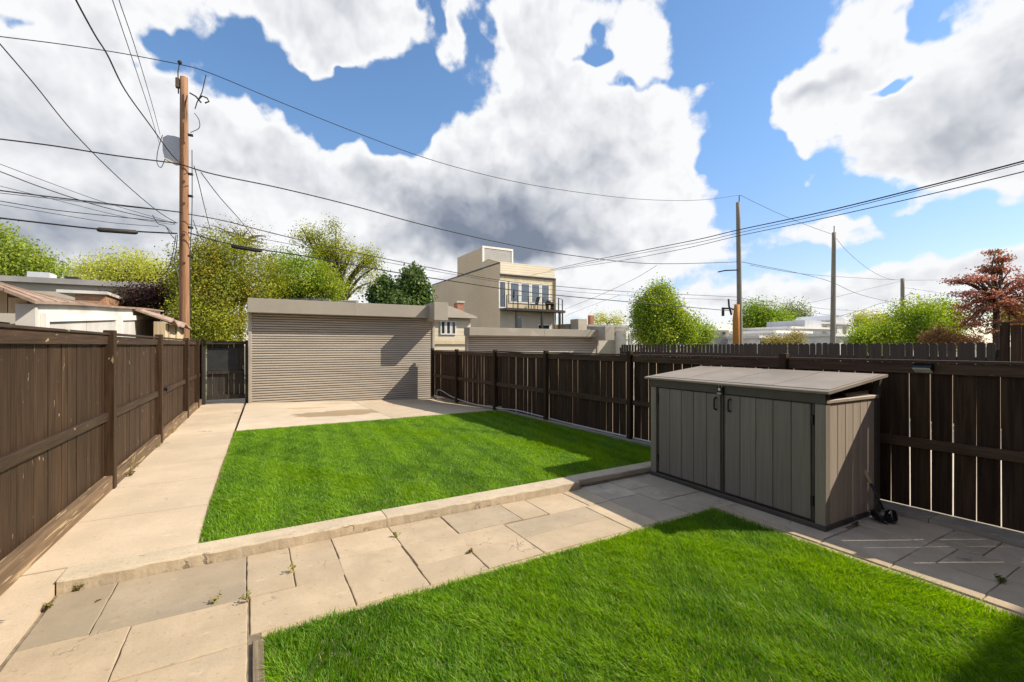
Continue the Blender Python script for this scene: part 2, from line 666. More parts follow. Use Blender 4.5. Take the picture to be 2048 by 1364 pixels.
M['concrete'] = surf('warm_concrete', (.53, .425, .30), (.61, .49, .35), 2.2, (1, 1, 1), .88, .35, .002, bscale=60, rnd=.05, spots=(.51, .415, .30), spot_scale=.9, spot_t=(.5, .8), cracks=.5)
M['kerb'] = surf('kerb_concrete', (.48, .395, .28), (.57, .475, .34), 5, (1, 1, 1), .88, .6, .005, bscale=30, rnd=.05, chips=(.27, .21, .14), chip_scale=(6, 14, 30), chip_t=.68, cracks=.8)
M['curb'] = surf('grey_curb_concrete', (.28, .245, .195), (.36, .315, .255), 4, (1, 1, 1), .85, .35, .003, bscale=40, rnd=.08)
M['bed'] = surf('joint_sand', (.16, .125, .085), (.27, .215, .15), 20, (1, 1, 1), .95, .6, .004)
M['sand'] = surf('edge_sand', (.34, .26, .155), (.46, .36, .22), 30, (1, 1, 1), .95, .6, .004)
M['soil'] = surf('turf_soil', (.05, .075, .018), (.08, .12, .028), 12, (1, 1, 1), .95, .5, .006)
M['dirt'] = surf('loose_dirt', (.16, .125, .085), (.27, .21, .145), 14, (1, 1, 1), .95, .8, .012)
M['ground'] = surf('dull_ground', (.10, .10, .06), (.17, .15, .10), .6, (1, 1, 1), .95, .3, .02)
M['asphalt'] = surf('alley_asphalt', (.045, .045, .045), (.075, .073, .07), 6, (1, 1, 1), .9, .4, .004, bscale=80)
M['yardslab'] = surf('pale_yard_concrete', (.50, .45, .38), (.60, .54, .46), 2, (1, 1, 1), .9, .3, .003, bscale=40)
M['timber'] = surf('weathered_timber', (.16, .12, .075), (.30, .235, .15), 6, (7, .4, 7), .85, .6, .005)
M['shutter'] = surf('beige_shutter_metal', (.37, .325, .27), (.42, .37, .305), 3, (.4, 1, 1), .42, .05, .001, rnd=.04)
M['groove_shade'] = surf('shutter_joint_shade', (.07, .06, .05), (.09, .078, .066), 3, (.4, 1, 1), .7, .05, .001, rnd=.04)  # slat recess coloured dark, standing in for the shade between slats
M['fascia'] = surf('taupe_fascia_metal', (.30, .27, .22), (.34, .305, .25), 1.2, (1, 1, 1), .5, .06, .002, rnd=.03, spots=(.36, .325, .27), spot_scale=1.1, spot_t=(.62, .7))
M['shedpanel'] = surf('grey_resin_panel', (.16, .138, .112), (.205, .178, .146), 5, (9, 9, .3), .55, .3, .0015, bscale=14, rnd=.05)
M['shedend'] = surf('sunlit_resin_panel', (.35, .29, .23), (.41, .345, .275), 5, (9, 9, .3), .55, .3, .0015, bscale=14, rnd=.05)  # shed panel resin, lightened in colour for sunlight on the near end
M['shedtrim'] = surf('dark_resin_trim', (.060, .052, .043), (.080, .070, .058), 4, (1, 1, 1), .5, .12, .001, rnd=.05)
M['shedcorner'] = surf('grey_resin_corner', (.20, .17, .135), (.25, .212, .17), 5, (9, 9, .3), .5, .15, .001, rnd=.05)
M['shedroof'] = surf('taupe_resin_roof', (.235, .196, .155), (.29, .245, .195), 2.5, (1, 1, 1), .55, .12, .001, rnd=.04)
M['black'] = surf('black_plastic', (.012, .012, .012), (.02, .02, .02), 5, rough=.35, bump=.03)
M['steel'] = surf('bright_steel', (.55, .55, .55), (.66, .66, .66), 5, rough=.3, bump=.02, metallic=.8)
M['white'] = surf('white_paint', (.70, .68, .63), (.78, .76, .71), 3, rough=.6, bump=.08, rnd=.03)
M['offwhite'] = surf('grubby_white_paint', (.52, .50, .46), (.66, .63, .58), 1.6, (1, 1, .5), .7, .15, rnd=.05)
M['cream'] = surf('cream_board', (.56, .46, .29), (.66, .55, .36), 2, (4, 4, .6), .75, .2, rnd=.05)
M['shingle'] = surf('faded_shingle', (.25, .17, .125), (.38, .28, .215), 5, (3, .6, 1), .9, .5, .006, rnd=.1)
M['rawwood'] = surf('pale_raw_board', (.38, .29, .17), (.52, .42, .27), 6, (6, 6, .4), .8, .3, rnd=.12)
M['brick'] = surf('orange_brick', (.34, .15, .07), (.48, .24, .12), 9, (1, 1, 2), .85, .3, rnd=.05, bricks=(.40, .33, .25))
M['redbrick'] = surf('red_brick', (.30, .095, .05), (.38, .13, .07), 9, (1, 1, 2), .85, .3, rnd=.05, bricks=(.36, .28, .22))
M['siding_tan'] = surf('tan_siding', (.76, .565, .35), (.80, .605, .385), .5, (1, 1, 1), .7, .35, .01, rnd=.02, siding=.17)
M['siding_cream'] = surf('cream_siding', (.66, .57, .42), (.72, .63, .47), .5, (1, 1, 1), .7, .35, .01, rnd=.02, siding=.2)
M['louver'] = surf('grey_louver', (.30, .30, .29), (.36, .36, .35), 1, (1, 1, 1), .6, .4, .02, siding=.16)
M['stucco'] = surf('pale_stucco', (.47, .42, .34), (.56, .50, .41), .8, rough=.85, bump=.2)
M['roofgrey'] = surf('grey_flat_roof', (.27, .26, .25), (.37, .36, .34), 1.0, rough=.85, bump=.2)
M['roofdark'] = surf('dark_gable_roof', (.10, .08, .075), (.15, .12, .11), 2.0, rough=.85, bump=.3)
M['roofwhite'] = surf('white_roof_coat', (.66, .63, .58), (.76, .73, .67), .7, rough=.7, bump=.1)
M['glass'] = glassy('window_glass')
M['skyglass'] = glassy('reflective_glass', (.10, .12, .14), .05)
M['darkroom'] = surf('dark_interior', (.012, .010, .008), (.02, .016, .013), 3)
M['deck'] = surf('black_steel', (.025, .022, .020), (.04, .035, .03), 5, rough=.5, bump=.05)
M['pole1'] = surf('orange_brown_pole', (.23, .11, .055), (.36, .195, .10), 5, (5, 5, .25), .8, .5, .01, chips=(.10, .05, .025), chip_scale=(12, 12, .9), chip_t=.60)
M['pole2'] = surf('grey_weathered_pole', (.20, .17, .125), (.32, .28, .21), 5, (5, 5, .25), .85, .5, .01)
M['wire'] = surf('black_cable', (.015, .014, .013), (.03, .028, .026), 6, rough=.6, bump=.1)
M['boxgrey'] = surf('pale_grey_metal', (.46, .47, .49), (.52, .53, .55), 2, rough=.45, bump=.03)
M['hose'] = surf('pale_grey_hose', (.48, .45, .41), (.56, .53, .48), 8, rough=.5, bump=.1)
M['bark'] = surf('grey_bark', (.07, .052, .038), (.13, .10, .075), 6, (3, 3, .5), .9, .6, .02)
M['rust'] = surf('rust_orange_post', (.42, .17, .03), (.52, .23, .05), 5, (4, 4, .4), .8, .3)
M['leaf'] = leafmat('leaves', .42)
M['grass'] = leafmat('grass_blades', .48, .5)

# ------------------------------------------------------------------ the setting: ground, alley, yard surfaces
g = MB()
g.add([(-900, -900, -.32), (900, -900, -.32), (900, 900, -.32), (-900, 900, -.32)], [(0, 1, 2, 3)])
g.build('ground', M['ground'], kind='structure')
g = MB()
g.add([(-120, 15.0, -.29), (160, 15.0, -.29), (160, 20.2, -.29), (-120, 20.2, -.29)], [(0, 1, 2, 3)])
g.build('alley', M['asphalt'], kind='structure')
MB().box(5.92, 13.0, -3, 14.3, -.31, -.03).build('neighbour_yard', M['yardslab'], kind='structure')
MB().box(-9.0, -1.5, -3, 14.9, -.31, -.02).build('adjoining_yard', M['yardslab'], kind='structure')
MB().box(-1.45, 5.9, -3.0, 4.25, -.31, -.010).build('yard_bed', M['bed'], kind='structure')

def zpad(x, y):
    t = min(max((y - 9.6) / 4.0, 0), 1)
    return 0.08 - 0.036 * max(x, 0) * t

# upper soil below lawn and slabs
MB().box(-1.45, 5.9, 4.26, 10.2, -.31, .03).build('upper_bed', M['bed'], kind='structure')

# walkway of concrete slabs along the left fence
walk = bpy.data.objects.new('walkway', None)
col.objects.link(walk)
ORG[walk] = Vector((-.8, 9.5, 0))
walk.location = ORG[walk]
props(walk, kind='structure')
wy = [4.44, 5.51, 6.63, 7.66, 8.76, 9.90, 11.0, 12.1, 13.2, 14.3, 15.1]
def xr(y):
    return -.365 + max(0, y - 6) * .026
for a, b in zip(wy[:-1], wy[1:]):
    m_ = MB()
    gp = .004
    m_.prism([(-1.42 + (a - 4.4) * .02, a + gp), (xr(a), a + gp), (xr(b), b - gp), (-1.42 + (b - 4.4) * .02, b - gp)], -.1, .08)
    m_.build('concrete_slab', M['concrete'], walk)

# parking pad in front of the roller gate, gently falling to the right
pad = bpy.data.objects.new('parking_pad', None)
col.objects.link(pad)
ORG[pad] = Vector((2.5, 12, 0))
pad.location = ORG[pad]
props(pad, kind='structure')
padmat = None
def pad_piece(x0a, x1a, x0b, x1b, y0, y1, nm, mat):
    m_ = MB()
    nx, ny = 8, 10
    idx = []
    for j in range(ny + 1):
        t = j / ny
        y = y0 + (y1 - y0) * t
        for i in range(nx + 1):
            s_ = i / nx
            x = (x0a + (x1a - x0a) * s_) * (1 - t) + (x0b + (x1b - x0b) * s_) * t
            m_.v.append((x, y, zpad(x, y)))
    for j in range(ny):
        for i in range(nx):
            a = j * (nx + 1) + i
            m_.f.append((a, a + 1, a + nx + 2, a + nx + 1))
    # skirt
    e = len(m_.v)
    for i in range(nx + 1):
        x, y, z = m_.v[i]
        m_.v.append((x, y, z - .15))
    for i in range(nx):
        m_.f.append((i + 1, i, e + i, e + i + 1))
    return m_.build(nm, mat, pad)

def padstain():
    """damp brown stain with a shape of its own on the left slab"""
    m = surf('stained_concrete', (.50, .41, .30), (.57, .47, .345), 2.2, (1, 1, 1), .88, .35, .002, bscale=60, rnd=.03, spots=(.51, .41, .29), spot_scale=.9, spot_t=(.5, .8))
    nt = m.node_tree
    N = nt.nodes.new
    L = nt.links.new
    b = nt.nodes['Principled BSDF']
    src = b.inputs['Base Color'].links[0].from_socket
    tc = N('ShaderNodeTexCoord')
    last = src
    for (cx, cy, sx, sy, colr, k) in ((1.85, 11.6, 1.15, .55, (.31, .23, .135), 1.0), (2.2, 11.95, .75, .35, (.33, .24, .14), .8), (1.3, 13.0, .55, .2, (.45, .30, .13), .7), (2.2, 14.0, .5, .15, (.45, .30, .13), .5)):
        mp = N('ShaderNodeMapping')
        mp.inputs['Location'].default_value = (-(cx - 2.5) / sx, -(cy - 12) / sy, 0)
        mp.inputs['Scale'].default_value = (1 / sx, 1 / sy, 0)
        L(tc.outputs['Object'], mp.inputs[0])
        ln = N('ShaderNodeVectorMath')
        ln.operation = 'LENGTH'
        L(mp.outputs[0], ln.inputs[0])
        nz = N('ShaderNodeTexNoise')
        nz.inputs['Scale'].default_value = 2.5
        nz.inputs['Detail'].default_value = 5
        L(tc.outputs['Object'], nz.inputs['Vector'])
        ad = N('ShaderNodeMath')
        ad.operation = 'MULTIPLY_ADD'
        L(nz.outputs['Fac'], ad.inputs[0])
        ad.inputs[1].default_value = 1.1
        L(ln.outputs['Value'], ad.inputs[2])
        mr = N('ShaderNodeMapRange')
        mr.inputs['From Min'].default_value = 1.55
        mr.inputs['From Max'].default_value = 1.4
        mr.inputs['To Max'].default_value = k
        L(ad.outputs[0], mr.inputs['Value'])
        mx = N('ShaderNodeMix')
        mx.data_type = 'RGBA'
        L(mr.outputs[0], mx.inputs[0])
        L(last, mx.inputs[6])
        mx.inputs[7].default_value = (*colr, 1)
        last = mx.outputs[2]
    L(last, b.inputs['Base Color'])
    return m
pad_piece(-.22, 2.745, -.07, 2.745, 9.95, 14.75, 'concrete_slab', padstain())
pad_piece(2.755, 5.42, 2.755, 5.25, 9.95, 14.75, 'concrete_slab', M['concrete'])

# kerb between the two levels
kerb = bpy.data.objects.new('kerb', None)
col.objects.link(kerb)
ORG[kerb] = Vector((2, 4.3, 0))
kerb.location = ORG[kerb]
props(kerb, kind='structure')
for (x0, x1, y0, y1) in ((-1.13, 1.098, 4.205, 4.432), (1.106, 3.345, 4.215, 4.45), (3.353, 5.62, 4.275, 4.47)):
    m_ = MB()
    prof = [(y1, -.1), (y1, .086), (y0 + .014, .088), (y0 + .005, .084), (y0, .075), (y0, -.1)]
    n = 60
    ph_ = [random.uniform(0, 6.28) for _ in range(6)]
    for i in range(n + 1):
        x = x0 + (x1 - x0) * i / n
        for k, (yy, zz) in enumerate(prof):
            jig = (.0025 * math.sin(x * 9 + ph_[0] + k) + .002 * math.sin(x * 23 + ph_[1] + k * 2) + .0012 * math.sin(x * 51 + ph_[2])) if k in (2, 3, 4, 5) else 0
            m_.v.append((x, yy + jig + .012 * math.sin(x * 1.1) * (k > 1), zz + jig * .5))
    q = len(prof)
    for i in range(n):
        for k in range(q - 1):
            a = i * q + k
            m_.f.append((a, a + 1, a + q + 1, a + q))
    m_.f.append(tuple(range(q)))
    m_.f.append(tuple(n * q + k for k in range(q))[::-1])
    ko = m_.build('kerb_stone', M['kerb'], kerb)

# concrete strip that ramps down beside the left fence
m_ = MB()
for j in range(13):
    y = 4.425 - j * .5
    z = .08 - min(j, 2) * .036
    m_.v += [(-1.45, y, z), (-1.14, y, z), (-1.14, y, z - .2)]
for j in range(12):
    a = j * 3
    m_.f += [(a, a + 1, a + 4, a + 3), (a + 1, a + 2, a + 5, a + 4)]
m_.build('ramp_strip', M['concrete'], kind='structure')

# flagstone terrace, stone by stone
terr = bpy.data.objects.new('terrace', None)
col.objects.link(terr)
ORG[terr] = Vector((2, 3, 0))
terr.location = ORG[terr]
props(terr, kind='structure')
def stone(x0, x1, y0, y1, mat='stone', gap=.0030, top=None):
    top = random.uniform(-.003, .003) if top is None else top
    x0 += gap; x1 -= gap; y0 += gap; y1 -= gap
    pts = []
    def edge(a, b, n):
        for i in range(n):
            t = i / n
            j = 0 if i == 0 else random.uniform(-.0028, .0028)
            p = Vector(a).lerp(Vector(b), t)
            d_ = Vector(b) - Vector(a)
            nrm = Vector((-d_.y, d_.x)).normalized()
            pts.append(p + nrm * j)
    nx = max(2, int((x1 - x0) / .07)); ny = max(2, int((y1 - y0) / .07))
    edge((x0, y0), (x1, y0), nx); edge((x1, y0), (x1, y1), ny); edge((x1, y1), (x0, y1), nx); edge((x0, y1), (x0, y0), ny)
    c = Vector(((x0 + x1) / 2, (y0 + y1) / 2))
    tx, ty = random.uniform(-.003, .003), random.uniform(-.003, .003)
    n = len(pts)
    m_ = MB()
    for k, (ins, z) in enumerate(((0, -.05), (0, -.006), (.004, -.0005), (.012, 0))):
        for p in pts:
            dvec = (c - p)
            q = p + Vector((math.copysign(min(ins, abs(dvec.x)), dvec.x), math.copysign(min(ins, abs(dvec.y)), dvec.y)))
            zz = z + top + (q.x - c.x) * tx + (q.y - c.y) * ty if k else z
            m_.v.append((q.x, q.y, zz))
    for k in range(3):
        for i in range(n):
            a = k * n + i; b = k * n + (i + 1) % n
            m_.f.append((a, b, b + n, a + n))
    m_.f.append(tuple(3 * n + i for i in range(n)))
    return m_.build('flagstone', M[mat], terr)
STONES = [
    (-1.12, -.81, 3.53, 4.19, 'stone_grey'), (-.81, -.02, 3.5, 4.2, 'stone_grey'), (-1.12, -.615, 2.9, 3.53, 'stone'), (-.615, -.01, 2.97, 3.5, 'stone'),
    (-.615, -.01, 2.25, 2.97, 'stone'), (-1.12, -.615, 2.2, 2.9, 'stone_grey'), (-1.12, -.4, 1.4, 2.2, 'stone'), (-.4, -.01, 1.4, 2.25, 'stone'), (-1.12, -.01, .4, 1.4, 'stone'),
    (-.02, .28, 3.5, 4.2, 'stone'), (.28, .61, 3.5, 4.21, 'stone'), (0.0, .60, 3.05, 3.5, 'stone'), (.61, 1.11, 3.775, 4.21, 'stone'), (.60, 1.10, 3.05, 3.775, 'stone'),
    (1.11, 1.62, 3.36, 4.22, 'stone'), (1.10, 1.565, 3.05, 3.36, 'stone'), (1.62, 2.285, 3.755, 4.22, 'stone_grey'), (1.565, 2.07, 3.06, 3.755, 'stone'),
    (2.285, 2.59, 3.755, 4.22, 'stone'), (2.59, 3.09, 3.735, 4.22, 'stone'), (2.07, 3.03, 3.40, 3.735, 'stone_grey'), (2.07, 3.03, 3.06, 3.40, 'stone'),
    (3.09, 3.39, 3.735, 4.22, 'stone'), (3.03, 3.38, 3.05, 3.735, 'stone'),
    (3.39, 3.84, 3.755, 4.26, 'stone_shade'), (3.38, 3.83, 3.05, 3.755, 'stone_shade'), (3.84, 4.17, 3.895, 4.27, 'stone_shade'), (3.83, 4.17, 3.46, 3.895, 'stone_shade'),
    (3.83, 4.17, 3.02, 3.46, 'stone_shade'), (4.17, 4.7, 3.46, 4.27, 'stone_shade'), (4.17, 4.6, 3.0, 3.46, 'stone_shade'),
    (4.30, 4.75, 2.06, 3.0, 'stone_shade'), (4.75, 5.57, 2.10, 4.27, 'stone_shade'),
    (4.30, 4.97, 1.57, 2.06, 'stone_shade'), (4.97, 5.57, 1.57, 2.10, 'stone_shade'), (4.60, 5.075, 1.405, 1.57, 'stone_shade'), (5.075, 5.56, 1.265, 1.57, 'stone_shade'),
    (4.30, 4.60, 1.06, 1.57, 'stone_shade'), (4.60, 5.075, 1.06, 1.405, 'stone_shade'), (5.075, 5.56, .80, 1.265, 'stone_shade'), (4.30, 4.70, .52, 1.06, 'stone_shade'),
    (4.70, 5.075, .60, 1.06, 'stone_shade'), (4.70, 5.56, .1, .60, 'stone_shade'), (4.30, 4.70, -.1, .52, 'stone_shade'), (5.075, 5.56, .60, .80, 'stone_shade'), (4.3, 5.56, -1.2, -.1, 'stone_shade'), (4.7, 5.56, -.1, .1, 'stone_shade'),
]
for s_ in STONES:
    stone(*s_[:4], mat=s_[4])
# narrow edging stones along the right side of the near lawn
ey = [-.4, .52, 1.05, 1.55, 2.04, 3.02]
for a, b in zip(ey[:-1], ey[1:]):
    stone(4.185, 4.295, a, b, mat='stone', top=.004)
# sand strip round the near lawn
MB().box(.06, 4.14, 2.995, 3.052, -.03, -.006).build('sand_edge', M['sand'], kind='structure')
MB().box(4.09, 4.186, -1, 3.02, -.03, -.007).build('sand_edge', M['sand'], kind='structure')
# curb under the right fence
RX0, RK = 5.87, -.045       # face line of the right fence: X = RX0 + RK*Y
def rx(y):
    return RX0 + RK * y
curb = bpy.data.objects.new('fence_curb', None)
col.objects.link(curb)
ORG[curb] = Vector((5.7, 4, 0))
curb.location = ORG[curb]
props(curb, kind='structure')
cyy = [-1.2, .2, 1.75, 3.3, 4.27, 5.3, 6.6, 7.9, 9.2, 9.95]
for a, b in zip(cyy[:-1], cyy[1:]):
    m_ = MB()
    za = .045 if b < 4.3 else .10
    wa = .24 if b < 4.3 else .11
    m_.prism([(rx(a) - wa, a + .003), (rx(a) + .06, a + .003), (rx(b) + .06, b - .003), (rx(b) - wa, b - .003)], -.15, za)
    m_.build('curb_stone', M['curb'], curb)
# dirt strip at the far right corner
m_ = MB()
ny_, nx_ = 24, 5
for j in range(ny_ + 1):
    y = 9.9 + (14.3 - 9.9) * j / ny_
    for i in range(nx_ + 1):
        x0 = 5.36 - .03 * (y - 9.9) - .1 * max(0, (y - 12.5) / 2)
        x = x0 + (rx(y) + .05 - x0) * i / nx_
        m_.v.append((x, y, zpad(5, y) + .02 + .10 * (i / nx_) ** 1.3 + random.uniform(-.012, .012)))
for j in range(ny_):
    for i in range(nx_):
        a = j * (nx_ + 1) + i
        m_.f.append((a, a + 1, a + nx_ + 2, a + nx_ + 1))
m_.build('dirt_strip', M['dirt'], smooth=True, kind='structure')
# timber edging boards at the left of the near lawn
te = MB()
te.bbox(.012, .068, .9, 2.955, -.08, .012, .004)
te.build('edging_board', M['timber'], label='weathered timber board edging the left side of the near lawn', cat='edging')
# lawn soil
MB().prism([(.07, .2), (4.1, .2), (4.1, 2.99), (.07, 2.99)], -.1, -.012).build('near_lawn_soil', M['soil'], kind='structure')
L1 = [(-.345, 4.455), (5.50, 4.475), (5.44, 6.5), (5.36, 9.93), (-.215, 9.94)]
MB().prism(L1, 0, .062).build('rear_lawn_soil', M['soil'], kind='structure')

# ------------------------------------------------------------------ grass
def field(x, y, s, ph):
    return (np.sin(x * 1.7 * s + ph) * np.cos(y * 1.3 * s - ph * 1.7) + np.sin(x * 3.9 * s + y * 2.6 * s + ph * 2.3) * .5 + np.sin(-x * 7.3 * s + y * 5.1 * s + ph) * .3) / 1.8

def inside(poly, x, y):
    r = np.zeros(len(x), bool)
    n = len(poly)
    for i in range(n):
        x1, y1 = poly[i]
        x2, y2 = poly[(i + 1) % n]
        c = ((y1 > y) != (y2 > y)) & (x < (x2 - x1) * (y - y1) / (y2 - y1 + 1e-12) + x1)
        r ^= c
    return r

def grass(name, poly, n, z0, h, w, lean, cols, label, streak=None, overhang=.012, patch=1.0):
    px = np.array(poly)
    x = rng.uniform(px[:, 0].min() - overhang, px[:, 0].max() + overhang, int(n * 1.15))
    y = rng.uniform(px[:, 1].min() - overhang, px[:, 1].max() + overhang, int(n * 1.15))
    c0 = px.mean(0)
    big = [(c0[0] + (a - c0[0]) * 1.004 + math.copysign(overhang, a - c0[0]) * rng.uniform(.5, 1), c0[1] + (b - c0[1]) * 1.002 + math.copysign(overhang * .6, b - c0[1])) for a, b in poly]
    k = inside(big, x, y)
    x, y = x[k], y[k]
    n = len(x)
    f1 = field(x, y, 1.0, .7)
    f2 = field(x, y, 3.1, 2.1)
    f3 = field(x, y, 9.0, 4.2)
    hh = h * (1 + .16 * f1 + .16 * f2 + .18 * f3) * rng.uniform(.55, 1.25, n)
    ang = 2.2 * f1 + 1.6 * f2 + rng.normal(0, 1.0, n) + lean[0]
    ln = hh * np.clip(lean[1] * (1 + .6 * f2) + rng.normal(0, .18, n), .05, 1.3)
    dx, dy = np.cos(ang) * ln, np.sin(ang) * ln
    fa = rng.uniform(0, math.pi, n)
    wx, wy_ = np.cos(fa) * w * .5, np.sin(fa) * w * .5
    wx = wx * rng.uniform(.7, 1.3, n)
    V = np.zeros((n, 5, 3))
    zb = np.full(n, z0 - .004)
    V[:, 0] = np.stack([x - wx, y - wy_, zb], 1)
    V[:, 1] = np.stack([x + wx, y + wy_, zb], 1)
    V[:, 2] = np.stack([x + dx * .35 - wx * .85, y + dy * .35 - wy_ * .85, zb + hh * .6], 1)
    V[:, 3] = np.stack([x + dx * .35 + wx * .85, y + dy * .35 + wy_ * .85, zb + hh * .6], 1)
    V[:, 4] = np.stack([x + dx, y + dy, zb + hh], 1)
    base = (np.arange(n) * 5)[:, None]
    T = np.concatenate([base + np.array([[0, 1, 3]]), base + np.array([[0, 3, 2]]), base + np.array([[2, 3, 4]])], 1).reshape(-1, 3)
    ca, cb, cc = (np.array(c) for c in cols)
    t = np.clip(.5 + patch * (.55 * f1 + .35 * f2 + .3 * f3) + rng.normal(0, .28, n), 0, 1)[:, None]
    if streak is not None:
        t = np.clip(t + streak(x, y)[:, None], 0, 1)
    C = ca * (1 - t) + cb * t
    dry = rng.random(n) < .025
    C[dry] = cc * rng.uniform(.8, 1.2, (dry.sum(), 1))
    C = np.repeat(C, 5, axis=0)
    o = trimesh(name, V.reshape(-1, 3), T, C, M['grass'], org=(c0[0], c0[1], z0))
    return props(o, label, 'grass', kind='stuff')

G_D, G_L, G_Y = (.085, .225, .006), (.26, .47, .014), (.46, .49, .14)
def near_poly():
    return [(.085, .35), (4.095, .35), (4.10, 2.3), (4.11, 2.985), (2.0, 2.99), (.10, 2.975)]
grass('near_lawn', near_poly(), 205000, -.012, .046, .0050, (2.6, .75), (G_D, G_L, G_Y), 'thick uneven green grass of the near lawn')
def streak(x, y):
    return .30 * np.sin((x - .12 * y) * 7.5 + 1.2 * np.sin(y * .8)) * np.clip(1.2 - .1 * y, 0, 1) + .16 * np.sin(x * 19 - y * 1.5)
grass('rear_lawn', L1, 240000, .062, .034, .0062, (2.2, .8), ((.100, .25, .007), (.26, .47, .014), (.42, .48, .14)), 'short striped green turf of the rear lawn', streak, patch=.5)
#@@PART2

# ------------------------------------------------------------------ fences
def lx(y):
    return -1.52 + .025 * y
def unit_board(name, th, h, mat, z0=0.0, dog=False, seed=0, width=.14):
    """upright board: thin in X, `width` in Y, slightly uneven top"""
    m_ = MB()
    w2 = width / 2
    rd = random.Random(seed)
    if dog:
        prof = [(-w2, z0), (w2, z0), (w2, z0 + h - .035), (w2 - .03, z0 + h), (-w2 + .03, z0 + h), (-w2, z0 + h - .035)]
    else:
        prof = [(-w2, z0), (w2, z0), (w2, z0 + h + rd.uniform(-.004, .004)), (-w2, z0 + h + rd.uniform(-.004, .004))]
    m_.prism(prof, -th / 2, th / 2, 'x')
    return m_.mesh(name, mat)

# --- left fence
fl = thing('wooden_fence', (lx(9), 9, 0), 'sunlit brown plank fence beside the concrete walkway', 'fence')
lp = [unit_board('plank', .018, 1.66, M['wood_v'], .10, seed=i) for i in range(4)]
y = 2.6
aL = -math.atan(.025)
while y < 14.85:
    w = random.choice((.09, .12, .135, .14, .145, .15))
    inst('plank', random.choice(lp), fl, (lx(y + w / 2) - .052 + random.uniform(-.003, .003), y + w / 2, 0), (random.uniform(-.004, .004), 0, aL), (1, (w - .0025) / .14, 1))
    y += w
postsL = [y_on(u, -1.52, .025) for u in (220, 318, 372)] + [14.1]
postsL = [3.9] + postsL + [14.9]
for i, py in enumerate(postsL):
    m_ = MB()
    T_ = Matrix.Translation((lx(py), py, 0)) @ Matrix.Rotation(random.uniform(-.008, .008), 4, 'X') @ Matrix.Rotation(aL, 4, 'Z')
    m_.bbox(-.05, .05, -.05, .05, .0, random.uniform(1.84, 1.88), .006, T_)
    m_.build('post', M['wood_v'], fl)
edges = [2.6] + postsL
for a, b in zip(edges[:-1], edges[1:]):
    a2, b2 = a + .052, b - .052
    mid = (a2 + b2) / 2
    T_ = Matrix.Translation((lx(mid), mid, 0)) @ Matrix.Rotation(aL, 4, 'Z')
    hl = (b2 - a2) / 2
    for nm, x0, x1, z0, z1, mt in (('top_rail', -.042, -.004, 1.695, 1.79, 'wood_y'), ('middle_rail', -.042, 0.0, .845, .935, 'wood_y'), ('kick_board', -.042, .035, .07, .235, 'kick')):
        MB().bbox(x0, x1, -hl, hl, z0 + random.uniform(-.008, .008), z1 + random.uniform(-.008, .008), .005, T_).build(nm, M[mt], fl)
    MB().bbox(-.075, .012, -hl, hl, 1.797, 1.822, .004, T_ @ Matrix.Rotation(random.uniform(-.004, .004), 4, 'X')).build('cap_board', M['wood_y'], fl)
kn = atd(430, 756, 10.1)
m_ = MB()
yk = y_on(430, -1.52, .025)
m_.tube([(lx(9.75) - .04, 9.75, .93), (lx(9.75) + .03, 9.75, .93)], [.02, .02], 8).tube([(lx(9.75) + .03, 9.75, .93), (lx(9.75) + .05, 9.75, .93), (lx(9.75) + .065, 9.75, .93)], [.045, .05, .03], 12)
m_.build('gate_knob', M['black'], fl)

# --- right fence: dark boards with sun between them
fr = thing('wooden_fence', (rx(5), 5, 0), 'dark shaded board fence with bright gaps behind the storage shed', 'fence')
rp = [unit_board('plank', .014, 1.40, M['rwood_v'], .055, seed=10 + i) for i in range(4)]
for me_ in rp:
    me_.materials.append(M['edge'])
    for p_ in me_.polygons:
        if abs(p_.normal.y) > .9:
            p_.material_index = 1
aR = -math.atan(RK)
y = -1.4
bounds = []
while y < 14.3:
    w = random.uniform(.148, .158)
    gap = random.choice((.006, .007, .009, .010)) if y < 6 else random.choice((.001, .001, .003, .006, .010))
    inst('plank', random.choice(rp), fr, (rx(y + w / 2) + .03 + random.uniform(-.002, .002), y + w / 2, 0), (random.uniform(-.004, .004), 0, aR), (1, w / .14, 1))
    y += w + gap
postsR = [-1.6, .87] + [y_on(u, RX0, RK) for u in (1570, 1262, 1094, 992, 915)] + [14.25]
for py in postsR:
    T_ = Matrix.Translation((rx(py) - .025, py, 0)) @ Matrix.Rotation(aR, 4, 'Z')
    MB().bbox(-.045, .045, -.045, .045, .0, random.uniform(1.565, 1.60), .006, T_).build('post', M['rwood_v'], fr)
for a, b in zip(postsR[:-1], postsR[1:]):
    a2, b2 = a + .047, b - .047
    mid = (a2 + b2) / 2
    hl = (b2 - a2) / 2
    T_ = Matrix.Translation((rx(mid), mid, 0)) @ Matrix.Rotation(aR, 4, 'Z')
    MB().bbox(-.02, .018, -hl, hl, 1.40, 1.505, .004, T_).build('top_rail', M['rwood_y'], fr)
    MB().bbox(-.02, .018, -hl, hl, .665 + random.uniform(-.01, .01), .755, .004, T_).build('middle_rail', M['rwood_y'], fr)
    MB().bbox(-.045, .06, -hl, hl, 1.511, 1.536, .004, T_).build('cap_board', M['rwood_y'], fr)

